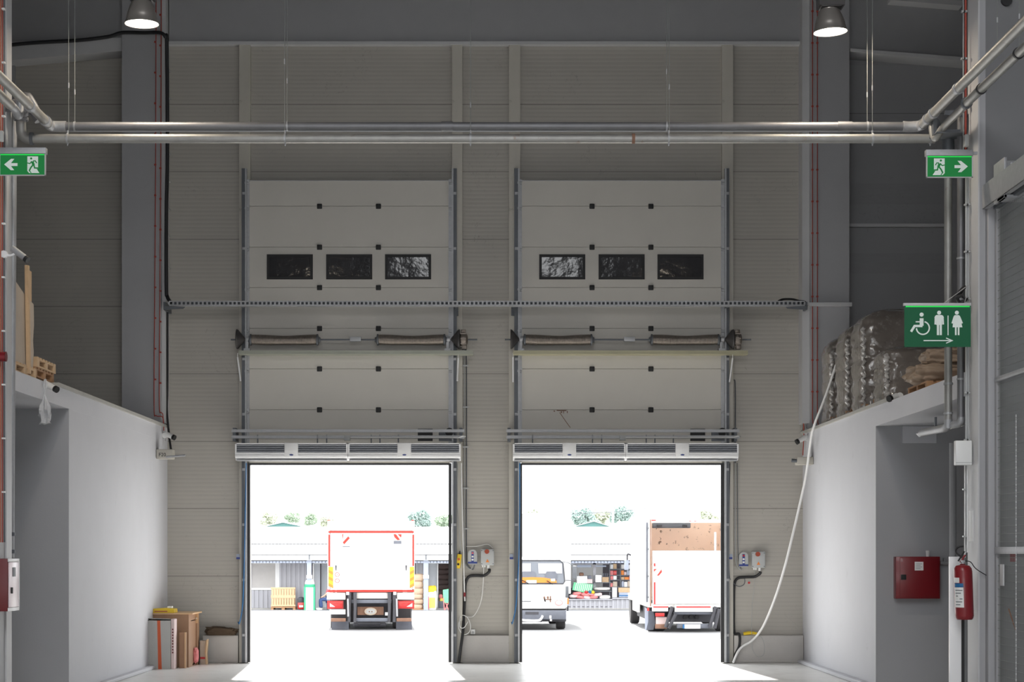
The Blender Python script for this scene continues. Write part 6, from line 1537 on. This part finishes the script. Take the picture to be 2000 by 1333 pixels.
sh_ = [((hx_, YP, zk + .04), .165), ((hx_, YP, zk + .25), .155), ((hx_, YP, zk + .50), .18), ((hx_ - .1, YP - .16, zk + .5), .075), ((hx_ - .18, YP - .17, zk + .3), .06), ((hx_ - .1, YP + .16, zk + .5), .075), ((hx_ - .18, YP + .17, zk + .3), .06)]
skinned('shirt', sh_, [(0, 1), (1, 2), (2, 3), (3, 4), (2, 5), (5, 6)], 'shirt', t)
each([MB().pillow((hx_ - .52, YP - .13, G + .05), (.27, .10, .10), .6, .02), MB().pillow((hx_ - .60, YP + .13, G + .05), (.27, .10, .10), .6, .02)], 'shoe', 'white_plastic', t)
build(MB().pillow((hx_ + .02, YP, zk + .84), (.2, .19, .16), .8, .03), 'hair', 'hair', t)
t = thing('stool', (hx_ + .02, YP, G), 'dark stool under the seated person behind the truck', 'stool')
build(MB().box(hx_ - .2, hx_ + .22, YP - .2, YP + .2, G + .28, G + .32), 'seat', 'chassis', t)
for sx in (-.17, .19):
    for sy in (-.17, .17): build(MB().box(hx_ + sx - .015, hx_ + sx + .015, YP + sy - .015, YP + sy + .015, G, G + .28), 'leg', 'chassis', t)

# ================================================================== BEYOND THE SHED
def gable(px0, pxc, px1, y0, y1, Y, lab, mt='roof_teal', dep=14):
    t = thing('far_building', P(pxc, 1090, Y), lab, 'building')
    build(MB().box(X(px0, Y) + .4, X(px1, Y) - .4, Y + .3, Y + dep, -.47, Z(y0, Y)), 'wall', 'shed_white', t)
    build(MB().prism([(X(px0 + 4, Y), Z(y0 - .6, Y)), (X(pxc, Y), Z(y1 + 1.8, Y)), (X(px1 - 4, Y), Z(y0 - .6, Y))], Y + .2, Y + .4), 'gable', mt, t)
    m = MB().prism([(X(px0, Y), Z(y0, Y)), (X(pxc, Y), Z(y1, Y)), (X(px1, Y), Z(y0, Y)), (X(px1, Y), Z(y0 + .8, Y)), (X(pxc, Y), Z(y1 + 1.2, Y)), (X(px0, Y), Z(y0 + .8, Y))], Y, Y + dep)
    build(m, 'roof', 'roof_white', t)
gable(506, 552, 604, 1031, 1020, 130, 'far building with low teal gable beyond the shed roof, seen in the left doorway')
gable(1108, 1160, 1204, 1032, 1018, 132, 'far building with low teal gable beyond the shed roof, seen in the right doorway')
def tree(px, pyt, w, Y, mt, lab, seed):
    rnd = random.Random(seed)
    base = Vector((X(px, Y), Y, -.47)); zt_ = Z(pyt, Y); W = w * Y / F; hh_ = zt_ + .47
    t = thing('tree', base, lab, 'tree', 'trees beyond the far buildings')
    build(MB().cyl(base, base + Vector((0, 0, hh_ * .7)), .25, .12, 8), 'trunk', 'bark', t)
    m = MB(); bm = m.bm
    cl = [(Vector((base.x + rnd.uniform(-.5, .5) * W * .75, Y + rnd.uniform(-.4, .4) * W * .7, zt_ - rnd.uniform(.12, .62) * min(W, hh_ * .8))), rnd.uniform(.13, .24) * W) for _ in range(12)]
    cl.append((Vector((base.x, Y, zt_ - .2 * W)), .2 * W))
    for c, r_ in cl:
        for _ in range(520):
            d = Vector((rnd.gauss(0, 1), rnd.gauss(0, 1), rnd.gauss(0, 1))).normalized() * r_ * (rnd.uniform(.45, 1.0) if rnd.random() < .75 else rnd.uniform(1, 1.45))
            d.z *= .8
            p = c + d; s = rnd.uniform(.07, .15)
            a = Vector((rnd.gauss(0, 1), rnd.gauss(0, 1), rnd.gauss(0, 1))).normalized(); b = a.orthogonal().normalized() * s * .6; a *= s
            bm.faces.new([bm.verts.new(q) for q in (p - a, p - b, p + a, p + b)])
    build(m, 'foliage', mt, t, flat=True)
for a in ((526, 1003, 30, 150, 'leaf_pale', 'pale tree above the left teal roof, leftmost of the trees', 1),
          (570, 1002, 26, 160, 'leaf', 'sparse tree behind the left teal gable', 2), (606, 1006, 26, 150, 'leaf', 'green tree right of the left teal roof', 3),
          (640, 1010, 24, 165, 'leaf_pale', 'faint tree just left of the left truck', 4),
          (822, 1000, 40, 150, 'leaf_blue', 'bushy tree right of the left truck roof', 5), (868, 1006, 30, 160, 'leaf', 'tree at the right jamb of the left doorway', 6),
          (1142, 994, 52, 148, 'leaf_blue', 'large tree behind the right teal gable', 7), (1172, 997, 40, 155, 'leaf_pale', 'yellow-green tree right of the large one behind the teal gable', 8),
          (1215, 990, 44, 150, 'leaf_blue', 'dark bluish tree right of the utility pole', 9), (1040, 996, 30, 170, 'leaf_pale', 'faint far tree above the middle truck', 10),
          (1385, 998, 40, 175, 'leaf_pale', 'faint far tree above the right truck', 11)):
    tree(*a)
t = thing('utility_pole', P(1197, 1031, 125), 'thin white utility pole with wires above the shed', 'pole')
build(MB().cyl((X(1197, 125), 125, -.47), P(1197, 985, 125), .07), 'pole', 'white_enamel', t)
build(MB().path([P(1100, 1006, 125), P(1150, 1003, 125), P(1197, 1001, 125), P(1235, 997, 125), P(1300, 990, 125)], .02, 5), 'wire', 'galv_dark', t)

# ================================================================== LIGHT, SKY, CAMERA
w = bpy.data.worlds.new('sky'); bpy.context.scene.world = w; w.use_nodes = True
bg = w.node_tree.nodes['Background']; bg.inputs['Color'].default_value = (.96, .98, 1, 1); bg.inputs['Strength'].default_value = SKY
l = bpy.data.lights.new('sun', 'SUN'); l.energy = SUN; l.angle = R(1.5); l.color = (1, .97, .92)
o = bpy.data.objects.new('sun', l); C.objects.link(o)
o.rotation_euler = Vector((.07, -1, -.74)).to_track_quat('-Z', 'Y').to_euler(); o.location = (0, 60, 40)
def area(name, loc, rot, sx, sy, e, col=(1, 1, 1)):
    l = bpy.data.lights.new(name, 'AREA'); l.shape = 'RECTANGLE'; l.size = sx; l.size_y = sy; l.energy = e; l.color = col
    o = bpy.data.objects.new(name, l); C.objects.link(o); o.location = loc; o.rotation_euler = rot
    return o
# fill lights added unseen overhead and behind the camera to brighten the hall
area('roof_fill', (0, 3, 13.98), (0, 0, 0), 6, 22, ROOF_FILL, (.97, .98, 1))
if GATE: area('rear_fill', (0, -9.9, 2.6), (R(90), 0, 0), 18, 5.2, GATE, (.97, .98, 1))
cam = bpy.data.cameras.new('camera'); co = bpy.data.objects.new('camera', cam); C.objects.link(co)
co.location = (0, 0, H); co.rotation_euler = (R(90), 0, 0)
cam.sensor_width = 36; cam.lens = 36 * F / 2000; cam.clip_end = 600
cam.shift_x = (1000 - CX) / 2000; cam.shift_y = (CY - 666.5) / 2000
bpy.context.scene.camera = co
s = bpy.context.scene
s.view_settings.view_transform = 'Standard'; s.view_settings.look = 'None'; s.view_settings.gamma = 1; s.view_settings.exposure = EXPO
s.view_settings.use_curve_mapping = False
